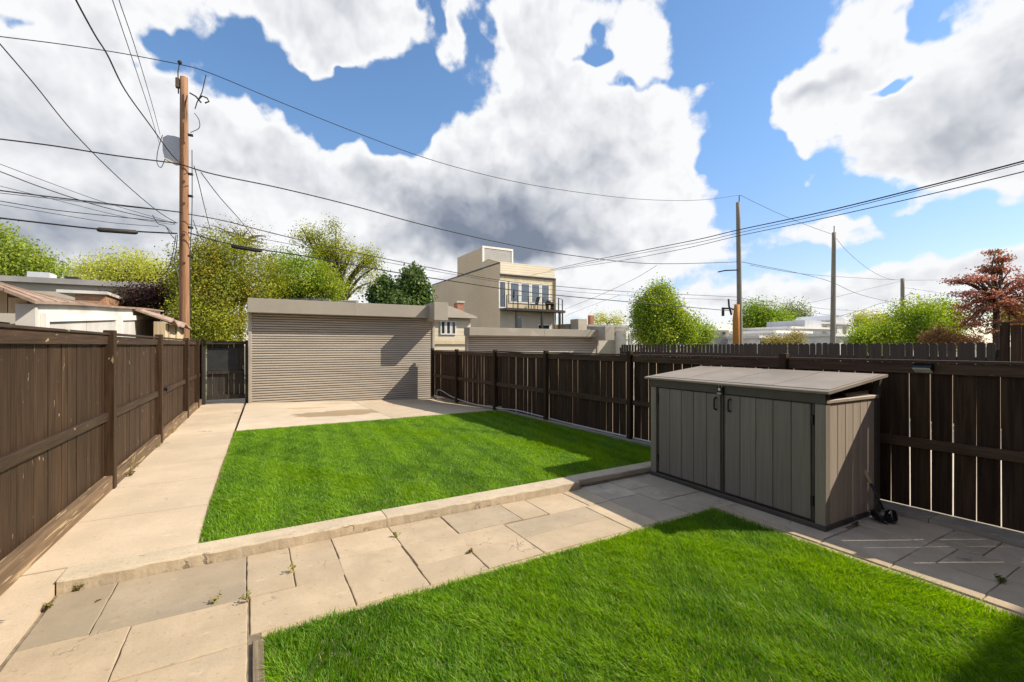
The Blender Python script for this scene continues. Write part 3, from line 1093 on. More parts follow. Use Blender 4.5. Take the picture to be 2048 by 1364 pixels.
# --- far picket fence beyond the neighbouring yard
FX = 13.0
ff = thing('picket_fence', (FX, 7, 0), 'far grey-brown picket fence across the neighbouring yard', 'fence')
fp = [unit_board('picket', .018, 1.72, M['picket'], .02, dog=True, seed=30 + i) for i in range(2)]
fq = [unit_board('picket', .018, 1.70, M['picket'], .02, seed=40 + i) for i in range(3)]
y = 3.05
while y < 13.7:
    sparse = y > 8.75
    wd = .105 if sparse else .135
    inst('picket', random.choice(fq if sparse else fp), ff, (FX + random.uniform(-.003, .003), y + .07, random.uniform(-.012, .012)), (random.uniform(-.01, .01), 0, 0), (1, wd / .14, 1))
    y += .146
for zz in (.35, 1.35):
    MB().bbox(FX + .012, FX + .05, 3.0, 13.75, zz, zz + .09, .004).build('back_rail', M['picket'], ff)
for py in (3.0, 5.4, 7.8, 10.2, 12.6, 13.75):
    MB().bbox(FX + .052, FX + .14, py, py + .09, 0, 1.6, .005).build('post', M['picket'], ff)
# taller dark screen at its right end
fs = thing('privacy_screen', (FX, 1.7, 0), 'tall dark brown board screen at the right end of the picket fence', 'screen')
sbm = unit_board('plank', .02, 2.06, M['rwood_v'], .02, seed=60)
yy = .3
while yy < 2.85:
    inst('plank', sbm, fs, (FX - .02, yy + .07, 0), (0, 0, 0), (1, 1, 1))
    yy += .15
MB().bbox(FX - .06, FX + .04, 2.86, 2.96, 0, 2.12, .005).build('post', M['rwood_v'], fs)
MB().bbox(FX - .08, FX + .06, .3, 3.0, 2.125, 2.15, .004).build('cap_board', M['rwood_y'], fs)
dsp = [Vector((FX - .12, 2.35, z)) for z in (.0, 1.0, 1.9)] + [Vector((FX - .12, 2.30, 1.98)), Vector((FX - .10, 2.2, 2.04)), Vector((FX - .06, 2.05, 2.05))]
MB().tube(dsp, .035, 8).build('drain_pipe', M['white'], smooth=True, label='white pipe in front of the tall dark screen at the right', cat='pipe')

# ------------------------------------------------------------------ roller gates
def roller_gate(x0, x1, zb, ztop, zfb, label, yp=14.6, bx=None, boxlabel=None):
    t = thing('roller_gate', ((x0 + x1) / 2, yp, zb), label, 'roller gate')
    pitch = .070
    m_ = MB()
    n = 6
    prof = [(.030, .0), (.030, .019)] + [(-.020 - .011 * math.sin(math.pi * (.12 + .62 * (1 - k / n))), .020 + (pitch - .020) * k / n) for k in range(n + 1)] + [(.030, pitch)]
    for s_ in (x0 - .02, x1 + .02):
        for (yy, zz) in prof:
            m_.v.append((s_, yp + yy, zz))
    q = len(prof)
    for k in range(q - 1):
        m_.f.append((k, k + q, k + q + 1, k + 1))
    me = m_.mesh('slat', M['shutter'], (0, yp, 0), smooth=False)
    me.materials.append(M['groove_shade'])
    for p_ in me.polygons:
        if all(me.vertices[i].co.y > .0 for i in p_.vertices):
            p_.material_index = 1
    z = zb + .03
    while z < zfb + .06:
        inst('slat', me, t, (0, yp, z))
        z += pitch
    for xa, xb in ((x0 - .10, x0 - .022), (x1 + .022, x1 + .10)):
        MB().bbox(xa, xb, yp - .06, yp + .08, zb - .1, zfb, .005).build('guide_rail', M['shutter'], t)
    MB().bbox(x0 - .12, x1 - .12 if bx else x1 + .12, yp - .35, yp + .12, zfb, ztop, .006).build('fascia_box', M['fascia'], t)
    for xx in (x0 + (x1 - x0) * .52, ):
        MB().box(xx - .02, xx + .02, yp - .354, yp - .345, zfb + .004, ztop - .004).build('fascia_joint_cover', M['fascia'], t)
    MB().bbox(x0, x1, yp - .03, yp + .02, zb - .04, zb + .028, .004).build('bottom_bar', M['deck'], t)
    if bx:
        MB().bbox(*bx, .008).build('motor_box', M['fascia'], t)
    return t
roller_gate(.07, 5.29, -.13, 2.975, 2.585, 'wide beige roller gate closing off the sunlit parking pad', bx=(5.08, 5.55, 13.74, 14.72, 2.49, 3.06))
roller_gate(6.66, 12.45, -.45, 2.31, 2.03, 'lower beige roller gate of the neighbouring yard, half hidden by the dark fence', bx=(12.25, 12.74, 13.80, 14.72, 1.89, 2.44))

# small black garden gate beside the big roller gate
gt = thing('garden_gate', (-.55, 14.85, .08), 'narrow black plank gate at the end of the walkway', 'gate')
gb = MB().bbox(-.0605, .0605, -.01, .01, .14, 1.66, .003).mesh('plank', M['black_wood'])
for i in range(7):
    inst('plank', gb, gt, (-.945 + i * .127, 14.86 + random.uniform(-.003, .003), .08), (0, random.uniform(-.006, .006), 0))
MB().bbox(-1.01, -.11, 14.80, 14.845, .20, .33, .004).build('bottom_rail', M['black_wood'], gt)
MB().bbox(-1.01, -.13, 14.80, 14.845, .90, .99, .004).build('middle_rail', M['black_wood'], gt)
MB().bbox(-1.0, -.27, 14.815, 14.846, .995, 1.61, .003).build('cover_panel', M['black_panel'], gt)
MB().bbox(-1.03, -.10, 14.72, 14.92, 1.715, 1.80, .005).build('top_beam', M['black_wood'], gt)
MB().bbox(-.105, -.035, 14.66, 14.90, .0, 1.83, .005).build('post', M['black_wood'], gt)
MB().bbox(-1.12, -1.035, 14.76, 14.90, .0, 1.76, .005).build('post', M['black_wood'], gt)
MB().tube([(-.16, 14.79, 1.02), (-.16, 14.76, 1.02), (-.16, 14.76, 1.12), (-.16, 14.79, 1.12)], .008, 6).build('latch', M['steel'], gt)

# ------------------------------------------------------------------ storage shed
SM = Matrix.Translation((4.488, 2.135, 0)) @ Matrix.Rotation(R(-1.0), 4, 'Z')
sh = thing('storage_shed', (4.488, 2.135, 0), 'low grey resin storage shed with two doors against the dark fence', 'shed')
D_, L_ = 1.02, 2.08
def sb(nm, x0, x1, y0, y1, z0, z1, mat, b=.005, parent=None):
    return MB().bbox(x0, x1, y0, y1, z0, z1, b, SM).build(nm, M[mat], parent or sh)
sb('base', -.01, D_ + .01, -.01, L_ + .01, .002, .05, 'shedtrim')
sb('core', .05, D_ - .03, .04, L_ - .04, .05, 1.14, 'shedtrim')
sb('corner_post', -.005, .075, -.006, .085, .05, 1.148, 'shedcorner')
sb('corner_post', -.005, .075, L_ - .085, L_ + .005, .05, 1.148, 'shedcorner')
sb('corner_post', D_ - .11, D_, -.006, .06, .05, 1.148, 'shedtrim')
sb('front_band', -.014, .07, -.012, L_ + .012, 1.15, 1.262, 'shedtrim')
sb('back_wall', D_ - .028, D_ + .004, .062, L_, .05, 1.35, 'shedtrim')
for k, (d0, d1) in enumerate(((.10, 1.036), (1.044, L_ - .10))):
    dr = MB().bbox(.022, .046, d0, d1, .055, 1.146, .004, SM).build('door', M['shedtrim'], sh)
    n = 5
    w = (d1 - d0 - .05) / n
    for i in range(n):
        a = d0 + .025 + i * w
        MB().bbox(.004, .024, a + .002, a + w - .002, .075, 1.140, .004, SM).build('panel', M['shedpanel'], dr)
    hy = d1 - .09 if k == 0 else d0 + .075
    pts = [(.006, hy, .965), (-.03, hy, .975), (-.034, hy, .99), (-.034, hy, 1.075), (-.03, hy, 1.09), (.006, hy, 1.10)]
    MB().tube([SM @ Vector(p) for p in pts], .010, 8).build('handle', M['black'], dr, smooth=True)
    for hz in (.2, .95):
        hyy = d0 + .012 if k == 0 else d1 - .012
        MB().bbox(-.004, .02, hyy - .012, hyy + .012, hz, hz + .09, .003, SM).build('hinge', M['black'], dr)
# near end: upright panels, ledge and the slot below the roof
n = 6
w = (D_ - .11 - .08) / n
for i in range(n):
    a = .078 + i * w
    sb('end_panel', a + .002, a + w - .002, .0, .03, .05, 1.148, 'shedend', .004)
sb('ledge', .0, D_ - .05, -.016, .10, 1.152, 1.188, 'shedend', .006)
MB().prism([(.08, 1.19), (D_ - .05, 1.19), (D_ - .05, 1.36), (.08, 1.255)], .12, .14, 'y', SM).build('slot_back', M['darkroom'], sh)
MB().prism([(D_ - .05, 1.152), (D_ + .0, 1.152), (D_ + .03, 1.36), (D_ - .02, 1.36)], -.01, .05, 'y', SM).build('slot_end', M['shedtrim'], sh)
MB().prism([(.43, 1.19), (.86, 1.19), (.86, 1.235), (.43, 1.225)], .03, .06, 'y', SM).build('slot_baffle', M['shedtrim'], sh)
MB().prism([(.0, 1.152), (D_ - .05, 1.152), (D_, 1.36), (.0, 1.26)], L_ - .05, L_ - .01, 'y', SM).build('far_gable', M['shedtrim'], sh)
# lid: gently rising to the back
def lidz(x):
    return 1.268 + (x + .06) / 1.14 * .122
lid = MB()
lid.prism([(-.062, lidz(-.06) - .012), (-.055, lidz(-.06) - .022), (1.045, lidz(1.045) - .02), (1.05, lidz(1.045)), (1.045, lidz(1.045) + .006), (-.05, lidz(-.06) + .006), (-.062, lidz(-.06))], -.06, L_ + .06, 'y', SM)
lo = lid.build('lid', M['shedroof'], sh)
for i in range(4):
    a = -.03 + i * (L_ + .06) / 4
    b = a + (L_ + .06) / 4 - .012
    MB().prism([(.0, lidz(0) + .0065), (1.01, lidz(1.01) + .0065), (1.005, lidz(1.01) + .0115), (.005, lidz(0) + .0115)], a, b, 'y', SM).build('lid_panel', M['shedroof'], lo)
# padlock on the band
pk = thing('padlock', SM @ Vector((-.02, 1.04, 1.16)), 'black padlock hanging at the middle of the shed doors', 'padlock')
MB().bbox(-.05, -.016, 1.04 - .036, 1.04 + .036, 1.145, 1.225, .012, SM).build('body', M['black'], pk)
MB().bbox(-.056, -.049, 1.04 - .012, 1.04 + .012, 1.185, 1.215, .003, SM).build('dial', M['white'], pk)
MB().bbox(-.056, -.049, 1.04 - .026, 1.04 + .026, 1.147, 1.163, .003, SM).build('bottom_plate', M['steel'], pk)
MB().tube([SM @ Vector((-.033, 1.04 + .022 * math.cos(a), 1.225 + .026 * math.sin(a))) for a in np.linspace(0, math.pi, 9)], .005, 6).build('shackle', M['steel'], pk)

# scoop tool leaning at the shed end
sx, sy = 5.24, 1.98
tl = thing('scoop', (sx, sy, 0), 'short black clam-jaw scoop with wooden grip leaning by the shed', 'scoop')
hb, ht = Vector((sx - .01, sy + .0, .115)), Vector((sx - .02, sy + .16, .48))
MB().tube([hb, hb.lerp(ht, .62)], .012, 8).build('shaft', M['black'], tl, smooth=True)
MB().tube([hb.lerp(ht, .62), hb.lerp(ht, .66), hb.lerp(ht, .95), ht], [.015, .017, .016, .011], 10).build('grip', M['rawwood'], tl, smooth=True)
for sgn in (-1, 1):
    m_ = MB()
    nu, nv = 8, 6
    ax = Vector((CY, -SY, 0)) * sgn          # jaws open to either side
    fw = Vector((-SY, -CY, 0))
    for i in range(nu + 1):
        th = math.pi * .62 * i / nu
        for j in range(nv + 1):
            s_ = (j / nv - .5) * 2
            r_ = .085 * (1 - .35 * s_ * s_)
            p = Vector((sx, sy, .11)) + ax * (.012 + r_ * math.sin(th) * 1.05) + fw * (s_ * .075) + Vector((0, 0, -.11 + r_ * (1 - math.cos(th)) * .95 + .002))
            m_.v.append(tuple(p))
    for i in range(nu):
        for j in range(nv):
            a = i * (nv + 1) + j
            m_.f.append((a, a + 1, a + nv + 2, a + nv + 1))
    o = m_.build('jaw', M['black'], tl, smooth=True)
    sd = o.modifiers.new('thickness', 'SOLIDIFY')
    sd.thickness = .006
MB().tube([Vector((sx - .03, sy - .05, .10)), Vector((sx, sy - .055, .12)), Vector((sx + .02, sy - .05, .09)), Vector((sx + .025, sy - .06, .03))], .006, 6).build('spring', M['steel'], tl, smooth=True)

# solar lamp on the right fence rail
ly_ = y_on(1850, RX0, RK)
lt = thing('solar_lamp', (rx(ly_) - .05, ly_, 1.43), 'small black wedge solar lamp fixed to the dark fence rail', 'lamp')
T_ = Matrix.Translation((rx(ly_), ly_, 0))
MB().prism([(-.022, 1.50), (-.10, 1.475), (-.105, 1.462), (-.022, 1.425)], -.075, .075, 'y', T_).build('housing', M['black'], lt)
MB().prism([(-.024, 1.424), (-.104, 1.4615), (-.098, 1.450), (-.03, 1.412)], -.068, .068, 'y', T_).build('lens', M['offwhite'], lt)

# pale hose along the fence foot
hp = [atd(882, 799, 14.0)]
ptsh = [(5.24, 13.9, -.02), (5.24, 13.9, .22), (5.27, 13.6, .25), (5.28, 12.9, .15), (5.30, 12.2, .10), (5.33, 11.4, .07), (5.36, 10.6, .09), (5.40, 9.9, .12), (5.47, 9.2, .15), (5.51, 8.4, .135), (5.53, 7.5, .125), (5.57, 6.6, .12), (5.61, 5.7, .12), (5.65, 4.9, .12), (5.66, 4.5, .12)]
def smoothpts(pts, k=6):
    pts = [Vector(p) for p in pts]
    out = []
    for i in range(len(pts) - 1):
        p0, p1, p2, p3 = pts[max(i - 1, 0)], pts[i], pts[i + 1], pts[min(i + 2, len(pts) - 1)]
        for j in range(k):
            t = j / k
            out.append(.5 * ((2 * p1) + (p2 - p0) * t + (2 * p0 - 5 * p1 + 4 * p2 - p3) * t * t + (3 * p1 - p0 - 3 * p2 + p3) * t ** 3))
    out.append(pts[-1])
    return out
MB().tube(smoothpts(ptsh), .013, 8).build('garden_hose', M['hose'], smooth=True, label='pale hose running along the foot of the dark fence', cat='hose')
#@@PART3

# ------------------------------------------------------------------ neighbour's old garage on the left
gar = thing('old_garage', (-3.4, 10.7, 0), 'old white garage with faded pink shingle roof behind the sunlit fence', 'garage')
GX = -2.0
def eave(y):
    return 2.16 + (y - 6.8) * .052
MB().prism([(6.8, -.02), (14.7, -.02), (14.7, eave(14.7)), (6.8, eave(6.8))], GX - .10, GX, 'x').build('side_wall', M['offwhite'], gar)
MB().prism([(-4.8, -.02), (GX - .102, -.02), (GX - .102, 2.5), (-2.6, 2.5), (-4.8, 2.15)], 14.6, 14.7, 'y').build('rear_wall', M['offwhite'], gar)
MB().prism([(6.9, -.02), (14.6, -.02), (14.6, 2.2), (6.9, 2.2)], -4.8, -4.7, 'x').build('far_wall', M['offwhite'], gar)
# front gable of upright boards round a dark opening
xx = -4.75
while xx < GX - .16:
    w = .15
    top = 2.16 + (GX - xx - .15) * .5 if xx > -2.7 else 2.44 + (xx + 2.7) * .12
    z0 = -.02 if (xx > -2.13 or xx < -3.9) else 2.02
    MB().box(xx + .004, xx + w - .004, 6.78, 6.81, z0, max(top, z0 + .05)).build('siding_board', M['rawwood'], gar)
    xx += w
MB().box(GX - .13, GX + .02, 6.74, 6.81, -.02, 2.12).build('corner_board', M['offwhite'], gar)
# roof, slightly sagging, in three shingle courses you can tell apart
def pitch_at(y):
    return .5 * min(1, max(.05, (9.3 - y) / 2.6))
def roofquad(y0, y1, x0, x1, nm):
    m_ = MB()
    n = 30
    for j in range(n + 1):
        y = y0 + (y1 - y0) * j / n
        for k, x in enumerate((x0, x1)):
            z = eave(y) + .03 + (GX - x) * pitch_at(y) + .006 * math.sin(y * 1.3 + x)
            m_.v += [(x, y, z), (x, y, z - .035)]
    for j in range(n):
        a = j * 4
        m_.f += [(a, a + 2, a + 6, a + 4), (a + 1, a + 5, a + 7, a + 3), (a + 2, a + 3, a + 7, a + 6), (a, a + 4, a + 5, a + 1)]
    m_.f += [(0, 1, 3, 2), (n * 4, n * 4 + 2, n * 4 + 3, n * 4 + 1)]
    return m_.build(nm, M['shingle'], gar)
for i in range(3):
    xa = GX + .06 - i * .23
    roofquad(6.6, 14.85, xa - .235, xa, 'roof_course')
m_ = MB()
for j in range(31):
    y = 6.6 + 8.25 * j / 30
    m_.v += [(-2.62, y, eave(y) + .025 + .62 * pitch_at(y)), (-4.95, y, eave(y) - .05)]
for j in range(30):
    m_.f.append((j * 2, j * 2 + 2, j * 2 + 3, j * 2 + 1))
m_.build('roof_back', M['shingle'], gar)
yy = 6.75
while yy < 9.2:
    z0 = eave(yy) + .03
    dz_ = .66 * pitch_at(yy)
    MB().prism([(GX + .06, z0 - .06 * pitch_at(yy)), (GX + .06, z0 + .016 - .06 * pitch_at(yy)), (-2.60, z0 + dz_ * .91 + .016), (-2.60, z0 + dz_ * .91)], yy, yy + .05, 'y').build('roof_rib', M['shingle'], gar)
    yy += .42
# panels and frames on the side wall
def gy(u):
    return y_on(u, GX, 0)
for (ua, ub, va, vb) in ((80, 228, 626, 700), (236, 316, 630, 700)):
    ya, yb = gy(ua), gy(ub)
    zt = atd(ua, va, 1).z
    za = eave(ya) - .13
    zb_ = eave(yb) - .13
    fr_ = MB()
    fr_.prism([(ya, 1.2), (ya + .1, 1.2), (ya + .1, za - .09), (yb - .1, zb_ - .09), (yb - .1, 1.2), (yb, 1.2), (yb, zb_), (ya, za)], GX + .002, GX + .05, 'x')
    o = fr_.build('door_frame', M['white'], gar)
    MB().prism([(ya + .11, 1.2), ((ya + yb) / 2 - .01, 1.2), ((ya + yb) / 2 - .01, (za + zb_) / 2 - .1), (ya + .11, za - .1)], GX + .003, GX + .018, 'x').build('door_leaf', M['offwhite'], gar)
    MB().prism([((ya + yb) / 2 + .01, 1.2), (yb - .11, 1.2), (yb - .11, zb_ - .1), ((ya + yb) / 2 + .01, (za + zb_) / 2 - .1)], GX + .003, GX + .018, 'x').build('door_leaf', M['offwhite'], gar)
# cream lean-to beside it
lean = thing('lean_to', (-1.56, 13, 0), 'cream board lean-to with drooping roof at the foot of the brown pole', 'lean-to')
for a, b in ((11.7, 12.8), (12.83, 14.0), (14.03, 15.4)):
    MB().box(-1.62, -1.60, a, b, -.02, 2.17).build('wall_board', M['cream'], lean)
for py in (11.66, 12.82, 14.02, 15.42):
    MB().box(-1.60, -1.575, py - .04, py + .05, 0, 2.17).build('batten', M['rawwood'], lean)
m_ = MB()
for j in range(13):
    y = 11.5 + 4.2 * j / 12
    sag = .05 * math.sin(j * .9) - .03 * math.sin(j * 2.1)
    m_.v += [(-1.42, y, 2.19 + sag), (-1.42, y, 2.155 + sag), (-1.98, y, 2.42 + sag * .5), (-1.98, y, 2.38 + sag * .5)]
for j in range(12):
    a = j * 4
    m_.f += [(a, a + 2, a + 6, a + 4), (a + 1, a + 5, a + 7, a + 3), (a, a + 4, a + 5, a + 1), (a + 2, a + 3, a + 7, a + 6)]
m_.f += [(0, 1, 3, 2), (48, 50, 51, 49)]
m_.build('roof', M['shingle'], lean)
MB().box(-1.66, -1.48, 11.44, 11.5, 1.6, 2.16).build('end_board', M['rawwood'], lean)

# ------------------------------------------------------------------ utility poles
def pole(base, top, r0, r1, mat, label):
    t = thing('utility_pole', base, label, 'utility pole', 'utility poles along the alley')
    b, tp = Vector(base), Vector(top)
    pts = [b.lerp(tp, i / 10) for i in range(11)]
    MB().tube(pts, [r0 + (r1 - r0) * i / 10 for i in range(11)], 14).build('shaft', M[mat], t, smooth=True)
    return t
PB = Vector((-1.64, 16.2, -.3))
PT = atd(368, 155, 13.18)
p1 = pole(PB, PT, .142, .098, 'pole1', 'tall orange-brown timber pole rising behind the old garage')
MB().tube([PT + Vector((-.13, 0, -.5)), PT + Vector((-.14, 0, .1)), PT + Vector((-.10, 0, .40))], .018, 6).build('pin_bracket', M['deck'], p1)
MB().tube([PT + Vector((-.10, 0, .38)), PT + Vector((-.10, 0, .42)), PT + Vector((-.10, 0, .46))], [.05, .06, .03], 8).build('insulator', M['deck'], p1)
MB().bbox(PT.x - .2, PT.x - .10, PT.y - .06, PT.y + .06, PT.z - .35, PT.z - .06, .02).build('pole_clamp', M['bark'], p1)
m_ = MB()
q0 = atd(380, 186, 13.18)
m_.tube([q0, atd(392, 193, 13.1), atd(402, 205, 13.1)], .022, 6)
m_.tube([atd(412, 150, 13.1), atd(404, 185, 13.1), atd(394, 205, 13.1), atd(390, 218, 13.1)], .014, 6)
m_.tube([atd(396, 200, 13.0), atd(404, 192, 13.0), atd(414, 196, 13.0), atd(418, 203, 13.0), atd(410, 206, 13.0)], .020, 6)
m_.build('cutout_switch', M['deck'], p1)
MB().tube(smoothpts([atd(389, 226, 13.1), atd(398, 240, 13.1), atd(398, 256, 13.1), atd(381, 265, 13.1)]), .010, 5).build('jumper_wire', M['wire'], p1)
for v_ in (270, 348, 392, 455, 512):
    q = atd(378, v_, 13.05)
    MB().bbox(q.x - .03, q.x + .10, q.y - .05, q.y + .03, q.z - .03, q.z + .03, .01).build('bolt_bracket', M['deck'], p1)
m_ = MB()
m_.tube(smoothpts([atd(384, 300, 13.0), atd(384, 420, 13.0), atd(380, 520, 12.98), atd(381, 640, 12.95)]), .012, 6)
m_.build('ground_wire', M['wire'], p1)
# hanging loops of cable at the pole
for k, pl in enumerate(([(355, 470), (352, 500), (348, 525), (354, 545), (358, 560)], [(352, 470), (343, 520), (333, 545)], [(386, 440), (398, 470), (410, 485)], [(325, 270), (316, 300), (314, 325), (322, 335), (330, 318)], [(305, 430), (316, 447), (330, 452), (345, 466)], [(333, 455), (344, 472), (352, 480)])):
    MB().tube(smoothpts([atd(u, v, 13.0 - .05 * k) for u, v in pl]), .010, 5).build('loose_cable', M['wire'], p1)
# pale equipment housing behind the pole
eq = thing('equipment_box', atd(345, 330, 13.6), 'pale grey rounded housing mounted high behind the brown pole', 'equipment box')
d_ = 13.5
prof = [(325, 275), (335, 270), (350, 272), (374, 280), (374, 328), (352, 328), (329, 316), (325, 300)]
m_ = MB()
fr_p = [atd(u, v, d_ - .12) for u, v in prof]
bk_p = [atd(u + 2, v - 1, d_ + .25) for u, v in prof]
n = len(prof)
m_.add(fr_p + bk_p, [tuple(range(n)), tuple(range(n, 2 * n))[::-1]] + [(i, i + n, (i + 1) % n + n, (i + 1) % n) for i in range(n)])
m_.build('housing', M['boxgrey'], eq)
MB().tube([atd(331, 318, d_ - .13), atd(352, 329, d_ - .13), atd(372, 329, d_ - .13)], .03, 6).build('lit_underside', M['cream'], eq)  # cream rim stands in for the sunlit underside of the housing

P2T = atd(1476, 405, 28); P2B = atd(1481, 691, 28); P2B.z = -.3
p2 = pole(P2B, P2T, .17, .12, 'pole2', 'grey weathered pole with a short orange stub post beside it')
MB().tube([P2T + Vector((.1, 0, -.5)), P2T + Vector((.12, 0, .45))], .03, 6).build('pin_bracket', M['deck'], p2)
MB().tube([atd(1475, 540, 27.9), atd(1450, 541, 27.9), atd(1436, 544, 27.9)], .04, 6).build('side_arm', M['deck'], p2)
m_ = MB()
m_.tube([atd(1478, 622, 27.8), atd(1462, 617, 27.8), atd(1448, 617, 27.8)], .06, 6)
m_.tube([atd(1446, 615, 27.8), atd(1446, 632, 27.8)], .09, 6)
m_.tube([atd(1457, 598, 27.8), atd(1458, 612, 27.8), atd(1463, 630, 27.8)], .06, 6)
m_.build('transformer_hardware', M['deck'], p2)
sp = thing('stub_post', atd(1473, 691, 27.6), 'orange-brown stub post beside the grey pole', 'post')
b_ = atd(1473, 691, 27.6); b_.z = -.3
MB().tube([b_, atd(1472, 640, 27.6), atd(1474, 609, 27.6)], [.20, .19, .15], 12).build('shaft', M['rust'], sp, smooth=True)
P3T = atd(1668, 465, 31); P3B = atd(1665, 691, 31); P3B.z = -.3
p3 = pole(P3B, P3T, .18, .12, 'pole2', 'pale grey pole second from the right in front of the white roofs')
MB().tube([P3T + Vector((0, 0, -.2)), P3T + Vector((.02, 0, .45))], .03, 6).build('pin_bracket', M['deck'], p3)
P4T = atd(1805, 557, 45); P4B = atd(1805, 691, 45); P4B.z = -.3
p4 = pole(P4B, P4T, .2, .16, 'pole2', 'short far pole just left of the red-leaved tree')
MB().bbox(P4T.x - .25, P4T.x + .25, P4T.y - .1, P4T.y + .1, P4T.z - 3.6, P4T.z - 3.0, .03).build('junction_box', M['pole2'], p4)

# ------------------------------------------------------------------ overhead wires
def wire(pts, d0, d1, r, label):
    ln = [0.0]
    for (a, b) in zip(pts[:-1], pts[1:]):
        ln.append(ln[-1] + math.hypot(b[0] - a[0], b[1] - a[1]))
    P3 = []
    for (p, l) in zip(pts, ln):
        t = l / ln[-1]
        P3.append(atd(p[0], p[1], 1 / ((1 - t) / d0 + t / d1)))
    return MB().tube(smoothpts(P3, 6), r, 6).build('overhead_cable', M['wire'], smooth=True, label=label, cat='cable', group='overhead cables')
def extend(pts, du):
    (u0, v0), (u1, v1) = pts[0], pts[1]
    k = du / abs(u1 - u0) if u1 != u0 else 0
    return [(u0 - (u1 - u0) * k, v0 - (v1 - v0) * k)] + pts
wire(extend([(0, 73), (120, 88), (240, 106), (357, 128)], 160), 10.4, 13.1, .011, 'topmost cable running left from the tip of the brown pole')
wire([(357, 128), (420, 146), (560, 204), (720, 268), (870, 322), (1024, 362), (1160, 385), (1290, 399), (1400, 400), (1480, 390)], 13.1, 28, .011, 'highest cable sagging from the brown pole tip to the grey pole tip')
wire(extend([(0, 278), (110, 292), (230, 311), (340, 325), (366, 330)], 160), 10.4, 13.05, .017, 'twisted cable running left from below the pale housing')
wire([(366, 330), (430, 349), (560, 376), (700, 410), (860, 453), (1024, 490), (1160, 513), (1300, 527), (1445, 525), (1478, 523)], 13.05, 28, .017, 'long twisted cable from mid brown pole to mid grey pole')
wire(extend([(0, 436), (95, 447), (195, 458), (275, 463), (355, 467)], 160), 10.4, 13.05, .021, 'lowest thick cable left of the brown pole, with a black splice case')
wire([(376, 465), (420, 478), (465, 489), (522, 499), (620, 514), (805, 547), (910, 563), (1010, 578), (1110, 590), (1250, 603), (1465, 622)], 13.05, 27.9, .019, 'lowest thick cable right of the brown pole, with a black splice case')
wire([(376, 428), (450, 442), (560, 470), (700, 503), (900, 543), (1010, 562), (1110, 572), (1250, 583), (1475, 594)], 13.05, 28, .013, 'upper of the phone cables passing in front of the tan house')
wire([(376, 448), (460, 465), (600, 492), (760, 522), (920, 551), (1110, 580), (1280, 592), (1475, 601)], 13.05, 28, .008, 'thin middle phone cable right of the brown pole')
wire(extend([(0, 381), (120, 396), (240, 410), (366, 425)], 160), 10.4, 13.05, .016, 'upper bundled cable left of the brown pole')
wire(extend([(0, 386), (110, 398), (250, 413), (320, 420)], 160), 10.4, 13.0, .008, 'thin cable just under the upper bundle left of the pole')
wire(extend([(0, 402), (110, 420), (230, 433), (356, 446)], 160), 10.4, 13.05, .010, 'middle cable of the left bundle above the splice case')
wire(extend([(0, 409), (100, 426), (220, 445), (318, 453)], 160), 10.4, 13.0, .007, 'thin lower cable of the left bundle')
wire(extend([(0, 328), (90, 362), (210, 405), (350, 446)], 160), 8.0, 13.0, .006, 'thin slanting cable, upper of two, left of the pole')
wire(extend([(0, 343), (90, 377), (210, 415), (350, 447)], 160), 8.0, 13.0, .010, 'slanting cable, lower of two, left of the pole')
wire(extend([(0, 372), (120, 402), (250, 434), (352, 450)], 160), 8.5, 13.0, .006, 'faint slanting cable inside the left bundle')
wire(extend([(0, 88), (70, 170), (150, 268), (240, 358), (315, 422), (354, 446)], 90), 5.5, 13.0, .009, 'long drop cable slanting down from the left edge to the pole')
wire([(140, -30), (152, 0), (190, 70), (215, 110), (250, 180), (300, 250), (340, 305), (364, 330)], 6.0, 13.0, .013, 'thick drop cable curving down from the top edge to the pole')
wire([(216, -30), (225, 0), (262, 110), (300, 225), (318, 285)], 6.0, 13.0, .006, 'left one of two thin drops from the top edge')
wire([(230, -30), (238, 0), (272, 100), (306, 215), (320, 268)], 6.0, 13.0, .006, 'right one of two thin drops from the top edge')
wire([(388, 332), (398, 368), (408, 410), (420, 458)], 13.1, 20, .012, 'short steep drop just right of the brown pole')
wire([(402, 345), (440, 395), (480, 440), (520, 490)], 13.1, 22, .013, 'slanting drop from the brown pole into the yellow-green tree')
wire([(1100, 540), (1190, 520), (1300, 498), (1400, 478), (1476, 460), (1640, 425), (1840, 376), (2048, 322), (2200, 280)], 34, 8.0, .016, 'upper of two thick cables rising to the right edge')
wire([(1060, 551), (1190, 524), (1300, 503), (1400, 484), (1476, 466), (1640, 430), (1840, 380), (2048, 326), (2200, 284)], 34, 8.05, .009, 'thin cable twinned with the upper thick cable at the right')
wire([(1110, 540), (1230, 523), (1360, 499), (1476, 472), (1640, 438), (1840, 393), (2048, 343), (2200, 304)], 34, 8.2, .011, 'lower of two thick cables rising to the right edge')
wire([(1480, 390), (1540, 419), (1600, 445), (1668, 470)], 28, 31, .012, 'cable between the tips of the two grey poles')
wire([(1480, 523), (1530, 533), (1600, 547), (1660, 563), (1720, 589), (1795, 607)], 28, 45, .016, 'sagging cable crossing the second grey pole to the far pole')
wire([(1500, 530), (1600, 547), (1720, 556), (1805, 560), (1900, 560), (2048, 560)], 28, 50, .012, 'level cable reaching the far pole top')
wire([(1670, 474), (1700, 508), (1740, 540), (1775, 557), (1805, 560)], 31, 45, .012, 'curving cable from the second grey pole to the far pole')
wire([(1480, 596), (1540, 604), (1600, 611), (1666, 619), (1760, 622), (1805, 618)], 28, 45, .012, 'low cable between grey and far poles, upper')
wire([(1480, 604), (1560, 614), (1666, 631), (1740, 632)], 28, 40, .012, 'low cable between grey and far poles, lower')
wire([(1668, 635), (1720, 621), (1760, 607), (1805, 600)], 31, 45, .016, 'cable climbing from the second grey pole to the far pole')
